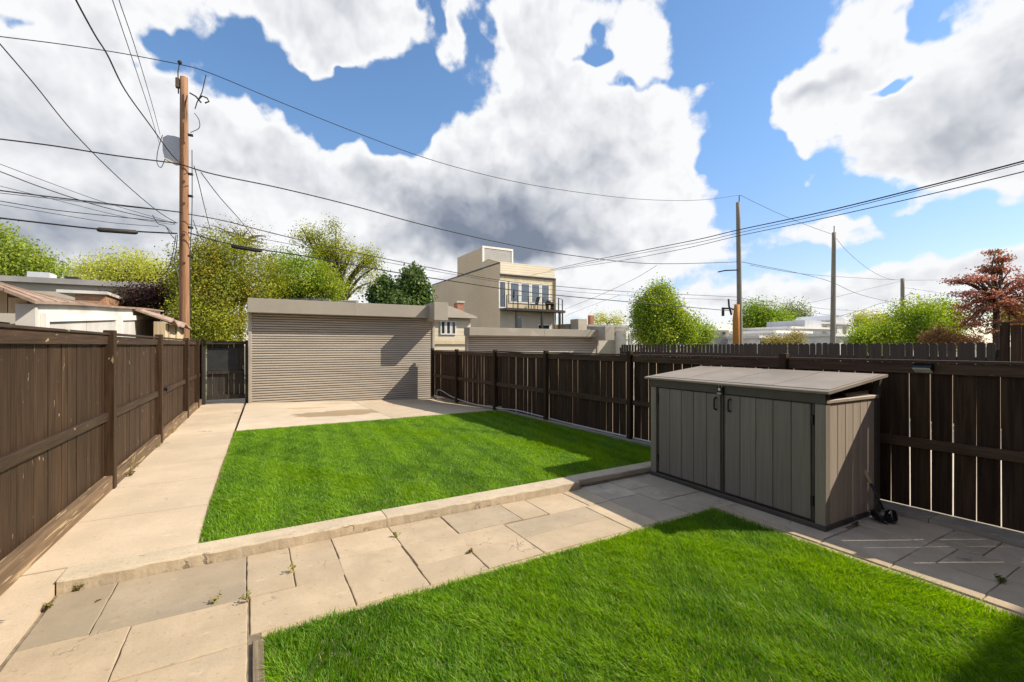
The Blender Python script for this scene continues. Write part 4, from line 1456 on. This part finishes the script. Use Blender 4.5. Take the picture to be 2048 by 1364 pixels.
wire([(1600, 610), (1680, 592), (1740, 577), (1805, 562)], 33, 45, .012, 'thin cable crossing up to the far pole')
wire([(1130, 618), (1200, 590), (1270, 557), (1313, 531)], 38, 26, .010, 'thin cable slanting up right of the tan house')
wire([(1130, 632), (1180, 612), (1240, 590)], 38, 30, .008, 'faint short cable right of the tan house')
wire([(1805, 575), (1850, 581), (1900, 590)], 45, 42, .012, 'short cable from the far pole into the red tree')
def splice(pa, pb, d, label):
    a, b = atd(*pa, d[0]), atd(*pb, d[1])
    pts = [a, a.lerp(b, .06), a.lerp(b, .94), b]
    MB().tube(pts, [.03, .062, .062, .03], 10).build('splice_case', M['wire'], smooth=True, label=label, cat='splice case')
splice((193, 459), (276, 465), (11.9, 12.5), 'black splice case hung on the lowest cable left of the brown pole')
splice((462, 492), (524, 502), (14.0, 14.5), 'black splice case on the cable before the yellow-green tree')

# ------------------------------------------------------------------ tan three-storey house across the alley
HX0, HX1, HY0, HY1 = 17.65, 23.05, 32.5, 48.5
ho = thing('tan_house', ((HX0 + HX1) / 2, HY0, 0), 'tall tan house with roof penthouse and upper balcony across the alley', 'house')
MB().box(HX0, HX1, HY0 + .01, HY1, -.3, 8.35).build('wall', M['siding_tan'], ho)
MB().box(HX0 + .004, HX1 - .004, HY0 - .02, HY0 + .008, 7.45, 8.5).build('front_parapet', M['siding_cream'], ho)
MB().box(HX0 - .03, HX0 - .002, HY0, HY1, 8.36, 8.48).build('coping', M['deck'], ho)
MB().box(HX0 - .06, HX1 + .06, HY0 - .14, HY0 - .022, 7.40, 7.52).build('gutter', M['deck'], ho)
MB().box(HX0 - .03, HX1 + .03, HY0 - .018, HY0 + .006, 4.7, 7.39).build('front_wall_upper', M['cream'], ho)
MB().box(HX0 + .01, HX1 - .01, HY0 - .016, HY0 + .006, -.3, 4.5).build('front_wall_lower', M['stucco'], ho)
MB().box(HX0 + .006, 20.7, 35.8, 41.3, 8.3, 10.3).build('penthouse', M['siding_tan'], ho)
MB().box(HX0 - .03, 20.74, 35.7, 35.796, 10.25, 10.42).build('penthouse_trim', M['white'], ho)
MB().box(HX0 - .02, HX0 + .16, 35.7, 35.796, 8.35, 10.24).build('penthouse_trim', M['white'], ho)
MB().box(20.58, 20.74, 35.7, 35.796, 8.35, 10.24).build('penthouse_trim', M['white'], ho)
MB().box(HX0 + .162, 20.578, 35.74, 35.79, 8.35, 10.24).build('louvre_screen', M['louver'], ho)
MB().prism([(HY0 + .2, 8.4), (35.69, 8.4), (35.69, 9.0), (34.6, 9.1), (HY0 + .2, 8.55)], HX0 + .01, HX0 + .1, 'x').build('roof_step', M['siding_tan'], ho)
MB().tube([(HX1 + .02, HY0 - .1, 7.4), (HX1 + .02, HY0 - .1, 0)], .06, 8).build('downpipe', M['rawwood'], ho)
def window(x0, x1, z0, z1, y, par, fr='white', gl='skyglass', w=.09):
    f = MB()
    f.box(x0, x1, y - .06, y - .022, z1 - w, z1).box(x0, x1, y - .06, y - .022, z0, z0 + w)
    f.box(x0, x0 + w, y - .06, y - .022, z0 + w, z1 - w).box(x1 - w, x1, y - .06, y - .022, z0 + w, z1 - w)
    o = f.build('window', M[fr], par)
    MB().box(x0 + w, x1 - w, y - .04, y - .026, z0 + w, z1 - w).build('pane', M[gl], o)
    return o
def hx(u, Y=HY0):
    r = (u - 1024) / FPX
    return Y * (SY + r * CY) / (CY - r * SY)
for ua, ub in ((1018, 1039), (1039.5, 1060), (1060.5, 1080), (1080.5, 1099)):
    window(hx(ua), hx(ub), 5.2, 6.95, HY0 - .01, ho, w=.13)
o = window(hx(997), hx(1012), 4.72, 6.95, HY0 - .01, ho, w=.1)
o.name = 'balcony_door'
# balcony
dk = MB()
x_end = HX1 + .75
outl = [(HX0 - .05, HY0 - .03), (HX0 - .05, HY0 - 1.2)] + [(HX1 - .4, HY0 - 1.2)] + [(HX1 + .2, HY0 - 1.1), (HX1 + .6, HY0 - .8), (x_end, HY0 - .3), (x_end, HY0 - .03)]
dk.prism(outl, 4.50, 4.68)
dko = dk.build('balcony_deck', M['deck'], ho)
for (a, b) in ((HX0 - .03, HY0 - 1.15), (HX0 + 1.0, HY0 - 1.15), (HX0 + 2.0, HY0 - 1.15), (HX0 + 3.4, HY0 - 1.15), (HX1 - .4, HY0 - 1.15), (x_end - .05, HY0 - .2)):
    MB().box(a - .035, a + .035, b - .035, b + .035, 4.685, 5.68).build('railing_post', M['deck'], dko)
for (xa, ya, xb, yb) in ((HX0 - .03, HY0 - 1.15, HX1 - .4, HY0 - 1.15), (HX1 - .4, HY0 - 1.15, x_end - .05, HY0 - .2)):
    MB().tube([(xa, ya, 5.70), (xb, yb, 5.70)], .025, 6).build('hand_rail', M['deck'], dko)
    MB().tube([(xa, ya, 5.2), (xb, yb, 5.2)], .015, 6).build('mid_rail', M['deck'], dko)
for a in (HX0 + .95, HX0 + 3.4, HX1 - .2):
    MB().box(a - .08, a + .08, HY0 - 1.1, HY0 - .95, -.3, 4.49).build('deck_column', M['deck'], ho)
MB().box(x_end - .12, x_end - .03, HY0 - .3, HY0 - .2, -.3, 4.49).build('deck_column', M['deck'], ho)
window(HX0 + 1.35, HX0 + 2.1, 2.6, 4.1, HY0 - .01, ho, fr='boxgrey', gl='glass')
window(HX0 + 3.6, HX0 + 4.9, 2.0, 3.5, HY0 - .01, ho, fr='white', gl='glass')
# balcony furniture
gr = thing('barbecue', (HX0 + 4.4, HY0 - .7, 4.68), 'black covered barbecue on the house balcony', 'barbecue')
MB().tube([(HX0 + 4.05, HY0 - .7, 5.12), (HX0 + 4.2, HY0 - .7, 5.3), (HX0 + 4.6, HY0 - .7, 5.3), (HX0 + 4.75, HY0 - .7, 5.12)], [.16, .22, .22, .16], 10).build('lid', M['black'], gr, smooth=True)
for a in (4.15, 4.65):
    MB().box(HX0 + a - .03, HX0 + a + .03, HY0 - .9, HY0 - .5, 4.685, 5.1).build('leg', M['black'], gr)
cp = thing('deck_chair', (HX0 + 2.9, HY0 - .7, 4.68), 'dark folding chair at the middle of the house balcony', 'chair')
MB().box(HX0 + 2.65, HX0 + 3.1, HY0 - .9, HY0 - .45, 5.05, 5.1).build('seat', M['deck'], cp)
MB().prism([(HX0 + 3.05, 5.1), (HX0 + 3.12, 5.1), (HX0 + 3.32, 5.75), (HX0 + 3.25, 5.75)], HY0 - .9, HY0 - .45, 'y').build('backrest', M['deck'], cp)
for a in (2.68, 3.06):
    for b in (.88, .48):
        MB().box(HX0 + a - .02, HX0 + a + .02, HY0 - b - .02, HY0 - b + .02, 4.685, 5.05).build('leg', M['deck'], cp)
um = thing('folded_parasol', (HX0 + .62, HY0 - .8, 4.68), 'closed dark parasol at the left of the house balcony', 'parasol')
MB().tube([(HX0 + .75, HY0 - .8, 4.69), (HX0 + .78, HY0 - .8, 5.6)], .03, 6).build('stick', M['deck'], um)
MB().tube([(HX0 + .78, HY0 - .8, 5.55), (HX0 + .80, HY0 - .8, 5.7), (HX0 + .84, HY0 - .8, 6.25)], [.05, .11, .03], 8).build('canopy', M['black'], um)

# ------------------------------------------------------------------ other buildings
b2 = thing('small_beige_house', (9.2, 22.4, 0), 'small beige house wall with white three-pane window beside the big roller gate', 'house')
MB().box(7.6, 10.35, 22.4, 28, -.3, 3.12).build('wall', M['siding_cream'], b2)
MB().prism([(7.3, 3.14), (10.6, 3.14), (10.6, 3.22), (9.0, 3.75), (7.3, 3.75)], 22.1, 28.2, 'y').build('roof', M['stucco'], b2)
fw0, fw1 = hx(880, 22.4), hx(912, 22.4)
for k in range(3):
    window(fw0 + (fw1 - fw0) * k / 3 + .01, fw0 + (fw1 - fw0) * (k + 1) / 3 - .01, 2.25, 2.98, 22.4, b2, gl='glass', w=.06)
MB().box(7.6, 10.33, 22.33, 22.39, 1.75, 1.95).build('band', M['cream'], b2)
c0 = hx(915, 23.0)
MB().box(c0, c0 + .36, 23.0, 23.5, 3.2, 4.02).build('chimney', M['redbrick'], b2)
MB().box(c0 - .05, c0 + .41, 22.95, 23.55, 4.022, 4.12).build('chimney_cap', M['stucco'], b2)

b3 = thing('low_cream_house', (27, 31, 0), 'low cream house between the tan house and the conical tree', 'house')
MB().box(23.6, 30.6, 31.2, 38, -.3, 3.35).build('wall', M['stucco'], b3)
MB().box(23.4, 30.8, 31.0, 38.2, 3.352, 3.52).build('roof', M['roofgrey'], b3)
MB().box(28.9, 30.9, 29.8, 31.18, -.3, 3.0).build('rear_wing', M['white'], b3)
MB().box(29.2, 29.6, 29.73, 29.79, .9, 2.6).build('door', M['boxgrey'], b3)
MB().box(27.5, 27.9, 33, 33.4, 3.53, 4.5).build('chimney', M['redbrick'], b3)
MB().box(23.7, 24.6, 30.0, 31.1, -.3, 3.9).build('stair_block', M['stucco'], b3)

# white stepped row houses to the right
grp = 'white-roofed row houses beyond the picket fence'
rowdef = [(1500, 1592, 672, 46, 'lowest white-roofed house at the left of the stepped row'), (1530, 1640, 662, 50, 'second white-roofed house of the stepped row'),
          (1555, 1690, 654, 55, 'third white-roofed house of the stepped row, with grey upper storey'), (1620, 1720, 645, 60, 'rear white house, highest of the stepped row'),
          (1640, 1745, 668, 44, 'wide white flat-roofed house right of the second grey pole')]
for (ua, ub, v, d, lab) in rowdef:
    a, b = atd(ua, v, d), atd(ub, v, d)
    cx = (a + b) / 2
    w = (b - a).length
    t = thing('row_house', (cx.x, cx.y, -.3), lab, 'house', grp)
    T_ = Matrix.Translation((cx.x, cx.y, 0)) @ Matrix.Rotation(R(-4), 4, 'Z')
    h = a.z
    MB().box(-w / 2, w / 2, 0, 7, -.3, h - .25, T_).build('wall', M['white'], t)
    MB().box(-w / 2 - .2, w / 2 + .2, -.3, 7.2, h - .248, h, T_).build('roof', M['roofwhite'], t)
    for k in range(3):
        x = -w / 2 + w * (k + .5) / 3
        MB().box(x - .4, x + .4, -.03, -.004, max(h - 1.5, .4), h - .5, T_).build('window', M['glass'], t)
    if d == 55:
        MB().box(w * .05, w / 2 - .3, 1, 6, h + .002, h + .9, T_).build('upper_storey', M['boxgrey'], t)
    if d == 60:
        MB().prism([(w * .05, h + .002), (w / 2, h + .002), (w / 2, h + .5), (w * .28, h + 1.1), (w * .05, h + .4)], .5, 6, 'y', T_).build('dormer', M['boxgrey'], t)
t = thing('grey_garage', atd(1440, 691, 48), 'grey and tan block right of the conical tree', 'garage')
a = atd(1418, 660, 48); b = atd(1462, 660, 48); cx = (a + b) / 2
T_ = Matrix.Translation((cx.x, cx.y, 0)) @ Matrix.Rotation(R(-25), 4, 'Z')
MB().box(-1.4, 1.4, 0, 4, -.3, 2.6, T_).build('wall', M['roofgrey'], t)
MB().box(-1.3, 1.0, .02, 3.9, 2.602, 3.3, T_).build('parapet', M['stucco'], t)
MB().box(.3, .6, -.02, .018, 2.85, 3.1, T_).build('vent', M['deck'], t)

# flat roofs and brick wall across the alley on the left
t = thing('flat_roof_house', (-7, 29, 0), 'flat grey-roofed house seen above the old garage', 'house')
MB().box(-10.5, -4.2, 29, 37, -.3, 4.55).build('wall', M['stucco'], t)
MB().box(-10.7, -4.0, 28.8, 37.2, 4.552, 4.8).build('roof', M['roofgrey'], t)
MB().box(-9.4, -8.6, 31, 32, 4.802, 5.3).build('roof_hatch', M['boxgrey'], t)
MB().box(-7.8, -7.3, 30, 30.5, 4.802, 5.05).build('vent', M['deck'], t)
t = thing('brick_outhouse', (-5.5, 24, 0), 'small orange brick building with white roof edge behind the old garage', 'outhouse')
xa, xb = hx(150, 24.0), hx(212, 24.0)
MB().box(xa, xb, 24, 27, -.3, 3.72).build('wall', M['brick'], t)
MB().box(xa - .5, xb + .08, 23.85, 27.2, 3.722, 3.84).build('roof', M['offwhite'], t)
t = thing('gabled_house', (-3.6, 27, 0), 'dark gabled roof between brick outhouse and purple tree', 'house')
xa, xb = hx(206, 26.8), hx(272, 26.8)
MB().box(xa, xb, 26.8, 28.6, -.3, 3.6).build('wall', M['stucco'], t)
MB().prism([(xa - .2, 3.602), (xb + .2, 3.602), ((xa + xb) / 2 + .5, 4.4)], 26.6, 28.75, 'y').build('roof', M['roofdark'], t)
MB().box(xa - .3, xb + 1.0, 26.3, 26.58, 2.9, 3.1).build('porch_roof', M['offwhite'], t)
t = thing('white_dormer', atd(690, 691, 26), 'small white dormer peeking over the big roller gate', 'dormer')
a = atd(690, 600, 26)
T_ = Matrix.Translation((a.x, a.y, 0)) @ Matrix.Rotation(R(-20), 4, 'Z')
MB().box(-.75, .75, 0, 3, -.3, 4.28, T_).build('wall', M['white'], t)
MB().box(-.2, .6, -.03, -.003, 3.6, 4.2, T_).build('window', M['glass'], t)
t = thing('low_roof', atd(590, 691, 24), 'low tan roof line just above the left half of the roller gate', 'roof')
a = atd(596, 592, 24)
T_ = Matrix.Translation((a.x, a.y, 0)) @ Matrix.Rotation(R(-20), 4, 'Z')
MB().box(-1.0, 1.4, 0, 3, -.3, 3.9, T_).build('wall', M['stucco'], t)
MB().box(-1.2, 1.6, -.2, 3.2, 3.902, 4.15, T_).build('roof_slab', M['roofgrey'], t)

# the row of houses behind the camera, whose roofs shade the near corner of the lawn
for i, (xa, xb, hh) in enumerate(((-9.0, -1.5, 7.2), (-1.49, 5.95, 7.0), (5.96, 13.2, 6.95), (13.21, 20, 7.3))):
    t = thing('row_house', ((xa + xb) / 2, -3.1, 0), ('brick row house at the far left behind the viewer', 'brick row house this yard belongs to, behind the viewer', 'brick row house on the right behind the viewer, shading the lawn corner', 'brick row house farthest right behind the viewer')[i], 'house', 'row houses behind the viewer')
    MB().box(xa, xb, -12, -3.05, -.3, hh - .2).build('wall', M['redbrick'], t)
    MB().box(xa, xb, -12.1, -2.99, hh - .198, hh).build('roof', M['roofgrey'], t)
    for k in range(3):
        x = xa + (xb - xa) * (k + .5) / 3
        for z0 in (1.0, 4.0):
            f = MB().box(x - .5, x + .5, -3.046, -3.01, z0, z0 + 1.6).build('window', M['white'], t)
            MB().box(x - .42, x + .42, -3.008, -3.0, z0 + .08, z0 + 1.52).build('pane', M['glass'], f)

# ------------------------------------------------------------------ trees
def tree(label, base, ells, nclump, per, crad, ls, cols, trunk=.14, limbs=8, name='tree', group=None, flat=1.0, shell=.55, mat='leaf', cat='tree', trunk_h=None, tone=(2.3, 2.2, 1.65)):
    """ells: crown masses (centre, (rx, ry, rz), weight)"""
    base = Vector(base)
    ls *= .74
    per = int(per * 1.55)
    t = thing(name, base, label, cat, group)
    wts = np.array([e[2] for e in ells], float)
    wts /= wts.sum()
    which = rng.choice(len(ells), nclump, p=wts)
    cen = np.array([tuple(e[0]) for e in ells])
    rad = np.array([e[1] for e in ells])
    dv = rng.normal(size=(nclump, 3))
    dv /= np.linalg.norm(dv, axis=1)[:, None]
    rr = shell + (1 - shell) * rng.random(nclump) ** .7
    ph = rng.uniform(0, 6, 3)
    lump = 1 + .16 * np.sin(dv[:, 0] * 5 + ph[0]) * np.cos(dv[:, 1] * 4 + ph[1]) + .12 * np.sin(dv[:, 2] * 6 + ph[2])
    cc = cen[which] + dv * rad[which] * (rr * lump)[:, None]
    n = nclump * per
    off = rng.normal(size=(n, 3)) * crad * .5
    off[:, 2] *= flat
    lc = np.repeat(cc, per, axis=0) + off
    # leaf frame
    outw = np.repeat(dv, per, axis=0)
    nr = outw * .7 + rng.normal(size=(n, 3)) * .75
    nr[:, 2] += .35
    nr /= np.linalg.norm(nr, axis=1)[:, None]
    a = np.cross(nr, rng.normal(size=(n, 3)))
    a /= np.linalg.norm(a, axis=1)[:, None]
    b = np.cross(nr, a)
    s = (ls * rng.uniform(.6, 1.3, n))[:, None]
    V = np.stack([lc - a * s * .5, lc + b * s * .3 + nr * s * .06, lc + a * s * .5, lc - b * s * .3 + nr * s * .06], 1)
    bi = (np.arange(n) * 4)[:, None]
    T = np.concatenate([bi + np.array([[0, 1, 2]]), bi + np.array([[0, 2, 3]])], 1).reshape(-1, 3)
    ca = [np.array(c) * np.array(tone) for c in cols]
    k = np.clip(np.repeat(rng.normal(.5, .34, nclump), per) + rng.normal(0, .25, n), 0, 1)[:, None]
    C = ca[0] * (1 - k) + ca[1] * k
    if len(ca) > 2:
        third = np.repeat(rng.random(nclump) < .18, per)
        C[third] = ca[2] * rng.uniform(.8, 1.2, (third.sum(), 1))
    trimesh('crown', V.reshape(-1, 3), T, np.repeat(C, 4, axis=0), M[mat], parent=t, org=base)
    # trunk and limbs
    cm = Vector(np.average(cen, axis=0, weights=wts))
    zt = trunk_h if trunk_h else max(base.z + .8, cm.z - rad[:, 2].mean() * .7)
    fork = Vector((base.x * .6 + cm.x * .4, base.y * .6 + cm.y * .4, zt))
    m_ = MB()
    m_.tube([base, base.lerp(fork, .5) + Vector((random.uniform(-.06, .06), random.uniform(-.06, .06), 0)), fork], [trunk * 1.25, trunk, trunk * .8], 9)
    m_.build('trunk', M['bark'], t, smooth=True)
    ids = rng.choice(nclump, min(limbs, nclump), replace=False)
    for i in ids:
        e = Vector(cc[i])
        mid = fork.lerp(e, .5) + Vector((random.uniform(-.12, .12), random.uniform(-.12, .12), (e - fork).length * .12))
        m_ = MB()
        m_.tube(smoothpts([fork - Vector((0, 0, trunk * .5)), mid, e], 4), list(np.linspace(trunk * .5, trunk * .10, 9)), 6)
        m_.build('limb', M['bark'], t, smooth=True)
    return t

def mass(u, v, d, ru, rv, w=1.0, dep=None):
    c = atd(u, v, d)
    a = ru * d / FPX
    return (c, (a, a if dep is None else dep, rv * d / FPX), w)
def foot(u, d):
    p = atd(u, 691, d)
    p.z = -.3
    return p
YG = ((.085, .115, .012), (.21, .23, .022), (.13, .15, .02))
GG = ((.05, .10, .012), (.13, .20, .022), (.17, .19, .02))
DG = ((.018, .055, .012), (.055, .115, .022))
PG = ((.16, .19, .035), (.26, .28, .06))
tree('bright green tree rising at the left edge behind the old garage', foot(-10, 25), [mass(-5, 522, 25, 66, 44, 1), mass(66, 542, 25.5, 44, 18, .6), mass(-40, 495, 25, 55, 38, .5)], 190, 60, .75, .20, ((.07, .115, .018), (.17, .21, .04)), .2, 10)
tree('pale yellow-green tree behind the flat grey roofs', foot(250, 40), [mass(262, 538, 40, 48, 26, 1), mass(195, 546, 41, 36, 18, .6), mass(312, 552, 40, 36, 26, .6), mass(260, 572, 40, 84, 18, .6)], 260, 45, 1.0, .22, PG, .25, 12)
tree('dark purple-leaved tree left of the brown pole', foot(300, 21), [mass(290, 600, 21, 52, 26, 1), mass(340, 590, 21.5, 30, 32, .6), mass(250, 612, 21, 30, 14, .4)], 130, 55, .55, .15, ((.022, .008, .009), (.06, .022, .02), (.05, .045, .015)), .12, 8, tone=(1.6, 1.5, 1.5))
tree('large leafy olive-green tree directly right of the brown pole', foot(440, 20), [mass(430, 590, 20, 70, 90, 1.2), mass(500, 560, 21, 70, 60, 1), mass(400, 540, 19.5, 40, 50, .6), mass(460, 500, 20.5, 60, 30, .35), mass(430, 655, 19.3, 65, 40, .9), mass(395, 640, 19, 35, 40, .5)], 300, 120, .60, .125, ((.05, .075, .01), (.18, .20, .022), (.15, .14, .03)), .2, 34, shell=.5)
tree('twiggy pinkish tree top above the olive-green tree', foot(480, 24), [mass(470, 465, 24, 45, 18, 1), mass(505, 480, 24, 40, 22, .8)], 60, 14, .7, .10, ((.20, .15, .07), (.24, .20, .07)), .1, 26, shell=.2, tone=(1.4, 1.4, 1.4))
tree('airy yellow-green tree with open dark limbs above the roller gate', foot(668, 30), [mass(622, 468, 30, 34, 24, .8), mass(672, 505, 30, 38, 28, .9), mass(735, 520, 30, 28, 26, .8), mass(640, 505, 30, 24, 18, .4), mass(700, 560, 30.5, 55, 32, 1), mass(665, 455, 30, 14, 6, .2)], 120, 75, .60, .15, YG, .26, 40, shell=.3, trunk_h=4.0)
tree('rounded lime-green tree behind the middle of the roller gate', foot(600, 25), [mass(600, 560, 25, 62, 45, 1.2), mass(650, 575, 25, 40, 35, .8), mass(560, 585, 24.5, 40, 40, .8), mass(575, 530, 25.5, 40, 25, .4)], 170, 105, .55, .14, ((.055, .09, .012), (.18, .22, .024), (.07, .14, .02)), .18, 14, shell=.35)
tree('dense dark green magnolia just left of the tan house', foot(800, 22), [mass(824, 578, 22, 24, 34, 1), mass(770, 595, 22, 28, 34, 1), mass(826, 550, 22, 11, 14, .3), mass(798, 606, 21.7, 46, 20, .9), mass(845, 596, 22, 12, 24, .4)], 280, 40, .34, .22, ((.028, .062, .014), (.11, .17, .04)), .14, 6, shell=.6, tone=(1.7, 1.6, 1.6))
tree('conical fresh green tree right of the low cream house', foot(1318, 35), [mass(1318, 606, 35, 32, 26, .8), mass(1316, 642, 35, 50, 34, 1.3), mass(1318, 668, 35, 58, 28, 1.1), mass(1320, 584, 35, 13, 14, .3), mass(1292, 620, 35, 20, 26, .5), mass(1365, 660, 34.5, 28, 28, .5)], 480, 60, .72, .20, ((.055, .11, .014), (.16, .22, .03), (.19, .22, .03)), .2, 8, shell=.5)
tree('small bush at the right foot of the conical tree', foot(1398, 36), [mass(1398, 668, 36, 24, 22, 1)], 70, 50, .6, .2, GG, .1, 5)
tree('green tree just right of the grey pole', foot(1520, 66), [mass(1515, 632, 66, 32, 24, 1), mass(1545, 652, 65, 40, 28, 1), mass(1505, 665, 65, 25, 22, .6)], 230, 55, 1.4, .34, GG, .2, 12, shell=.4)
tree('farther grey-green tree above the white roofs', foot(1582, 74), [mass(1582, 636, 74, 30, 22, 1), mass(1600, 650, 74, 22, 12, .5)], 120, 50, 1.4, .36, ((.06, .09, .025), (.13, .16, .045)), .2, 8, shell=.4)
tree('low golden bush in front of the white roofs', foot(1570, 30), [mass(1555, 685, 30, 28, 7, 1), mass(1592, 680, 30, 16, 12, .8)], 70, 45, .45, .13, ((.16, .14, .03), (.30, .26, .07)), .06, 5, cat='bush', tone=(1.4, 1.4, 1.4))
tree('pale small tree left of the far pole', foot(1745, 34), [mass(1745, 645, 34, 30, 16, 1), mass(1770, 655, 34, 20, 14, .5)], 90, 45, .6, .17, PG, .1, 8, cat='bush')
tree('bright green bamboo-like shrub behind the picket fence', foot(1790, 18.5), [mass(1760, 672, 18.5, 45, 28, 1), mass(1830, 645, 18.5, 55, 42, 1.4), mass(1885, 635, 18.7, 35, 32, .8), mass(1730, 682, 18.2, 25, 14, .4), mass(1865, 675, 18, 50, 25, .7)], 420, 60, .40, .105, ((.07, .12, .012), (.20, .26, .03), (.12, .20, .03)), .06, 22, cat='shrub', shell=.3)
tree('red-leaved maple in layered sprays at the right edge', foot(1990, 15.5), [mass(1985, 600, 15.5, 60, 26, 1.2), mass(1935, 560, 15.5, 32, 8, .4), mass(1990, 540, 15.6, 22, 10, .35), mass(2035, 570, 15.5, 45, 22, .9), mass(1915, 590, 15.4, 26, 10, .3), mass(2000, 520, 15.6, 12, 5, .2), mass(2050, 620, 15.5, 50, 40, 1), mass(1960, 640, 15.4, 45, 30, .7), mass(1985, 505, 15.6, 8, 4, .1)], 190, 40, .28, .10, ((.17, .07, .04), (.46, .21, .125), (.26, .18, .07)), .10, 70, flat=.35, shell=.2, tone=(1.25, 1.25, 1.25))
tree('small rusty orange bush behind the picket fence', foot(1895, 16.2), [mass(1880, 678, 16.2, 24, 20, 1), mass(1930, 684, 16.2, 28, 9, .6)], 120, 45, .22, .07, ((.16, .085, .035), (.36, .22, .10)), .04, 5, cat='bush', tone=(1.2, 1.2, 1.2))
tree('green shrub at the far right behind the tall screen', foot(2040, 17), [mass(2035, 650, 17, 40, 26, 1), mass(2080, 640, 17, 40, 30, 1)], 140, 55, .4, .11, GG, .06, 6, cat='shrub')
tree('sparse distant treetops above the low cream house', foot(1215, 55), [mass(1198, 640, 55, 16, 10, 1), mass(1232, 642, 55, 14, 8, .8)], 50, 30, .9, .22, PG, .1, 10)

# ------------------------------------------------------------------ weeds in the joints and at the fence foot
def weed(p, h, n, label, cols=((.22, .26, .03), (.34, .34, .06))):
    t = thing('weed', p, label, 'weed')
    vs, fs = [], []
    m_ = MB()
    for k in range(n):
        a = random.uniform(0, 6.28)
        tilt = random.uniform(.1, .7)
        e = Vector(p) + Vector((math.cos(a) * h * tilt, math.sin(a) * h * tilt, h * random.uniform(.5, 1)))
        m_.tube([p, Vector(p).lerp(e, .6) + Vector((0, 0, h * .08)), e], [.0022, .0018, .001], 4)
        for j in range(6):
            c = Vector(p).lerp(e, random.uniform(.3, 1)) + Vector((random.uniform(-.008, .008), random.uniform(-.008, .008), random.uniform(0, .01)))
            d1 = Vector((random.uniform(-1, 1), random.uniform(-1, 1), random.uniform(-.2, .6))).normalized()
            d2 = d1.cross(Vector((random.uniform(-1, 1), random.uniform(-1, 1), 1))).normalized()
            s = random.uniform(.008, .016)
            b0 = len(vs)
            vs += [tuple(c - d1 * s), tuple(c + d2 * s * .5), tuple(c + d1 * s), tuple(c - d2 * s * .5)]
            fs += [(b0, b0 + 1, b0 + 2), (b0, b0 + 2, b0 + 3)]
    m_.build('stems', M['rawwood'], t)
    V = np.array(vs)
    kk = rng.random((len(vs) // 4, 1))
    C = np.repeat(np.array(cols[0]) * (1 - kk) + np.array(cols[1]) * kk, 4, axis=0)
    trimesh('leaves', V, np.array(fs), C, M['leaf'], parent=t, org=ORG[t])
weed((-.008, 3.45, -.005), .085, 6, 'upright weed at a joint below the cracked flagstone')
weed((-.20, 3.52, -.005), .07, 4, 'sparse weed left of the upright weed between tan flagstones')
weed((.278, 3.72, -.005), .07, 5, 'small yellowish weed in the upper joint near the kerb')
weed((1.11, 3.95, -.005), .05, 5, 'low weed in the joint under the kerb crack')
weed((1.55, 3.36, -.005), .035, 7, 'dry tuft in the joint by the lawn middle', ((.18, .17, .03), (.30, .25, .07)))
weed((4.90, 2.07, -.005), .05, 8, 'green tuft at the near foot of the shed', ((.04, .07, .01), (.09, .12, .02)))
weed((4.62, 1.055, -.005), .05, 8, 'green moss tuft in the shaded paving joint', ((.06, .09, .01), (.12, .15, .02)))
weed((-1.11, 3.98, -.005), .05, 12, 'tuft at the left end of the kerb', ((.14, .13, .03), (.26, .23, .06)))
weed((-1.02, 4.19, -.005), .035, 12, 'low mossy tuft under the left kerb end', ((.14, .13, .03), (.24, .21, .06)))
yv = y_on(262, -1.46, .025)
weed((lx(7.35) + .05, 7.35, .075), .28, 8, 'tall thin weed at the foot of the sunlit fence')
weed((lx(7.2) + .08, 7.15, .075), .07, 12, 'low weed by the fence foot next to the tall one', ((.10, .12, .02), (.2, .2, .05)))
weed((lx(8.9) + .05, 8.95, .075), .10, 10, 'weed tuft at the middle of the sunlit fence foot')
weed((lx(10.2) + .05, 10.3, .075), .10, 10, 'far weed tuft at the sunlit fence foot')

# ------------------------------------------------------------------ a few fallen leaves
def fallen(x, y, z, a, ln, label):
    m_ = MB()
    n = 6
    up, dn = [], []
    for i in range(n + 1):
        t = i / n
        w = ln * .22 * math.sin(math.pi * min(max(t, .02), .98)) ** .8
        cx, cz = (t - .5) * ln, .006 * math.sin(t * 5)
        up.append((cx, w, z + .004 + cz))
        dn.append((cx, -w, z + .004 + cz + .003))
    c_, s_ = math.cos(a), math.sin(a)
    V = [(x + p[0] * c_ - p[1] * s_, y + p[0] * s_ + p[1] * c_, p[2]) for p in up + dn]
    m_.add(V, [(i, i + 1, n + 2 + i, n + 1 + i) for i in range(n)])
    m_.build('fallen_leaf', M['bark'], label=label, cat='leaf')
fallen(-1.28, 3.83, .05, .4, .06, 'dark fallen leaf on the ramp strip by the left fence')
fallen(-.86, 3.95, .0, 1.2, .05, 'dark fallen leaf beside the joint of the grey flagstones')
fallen(-.75, 5.9, .082, .2, .03, 'tiny fallen leaf on the middle of the walkway')
fallen(2.4, 11.0, .03, .9, .05, 'small fallen leaf on the parking pad near the lawn')
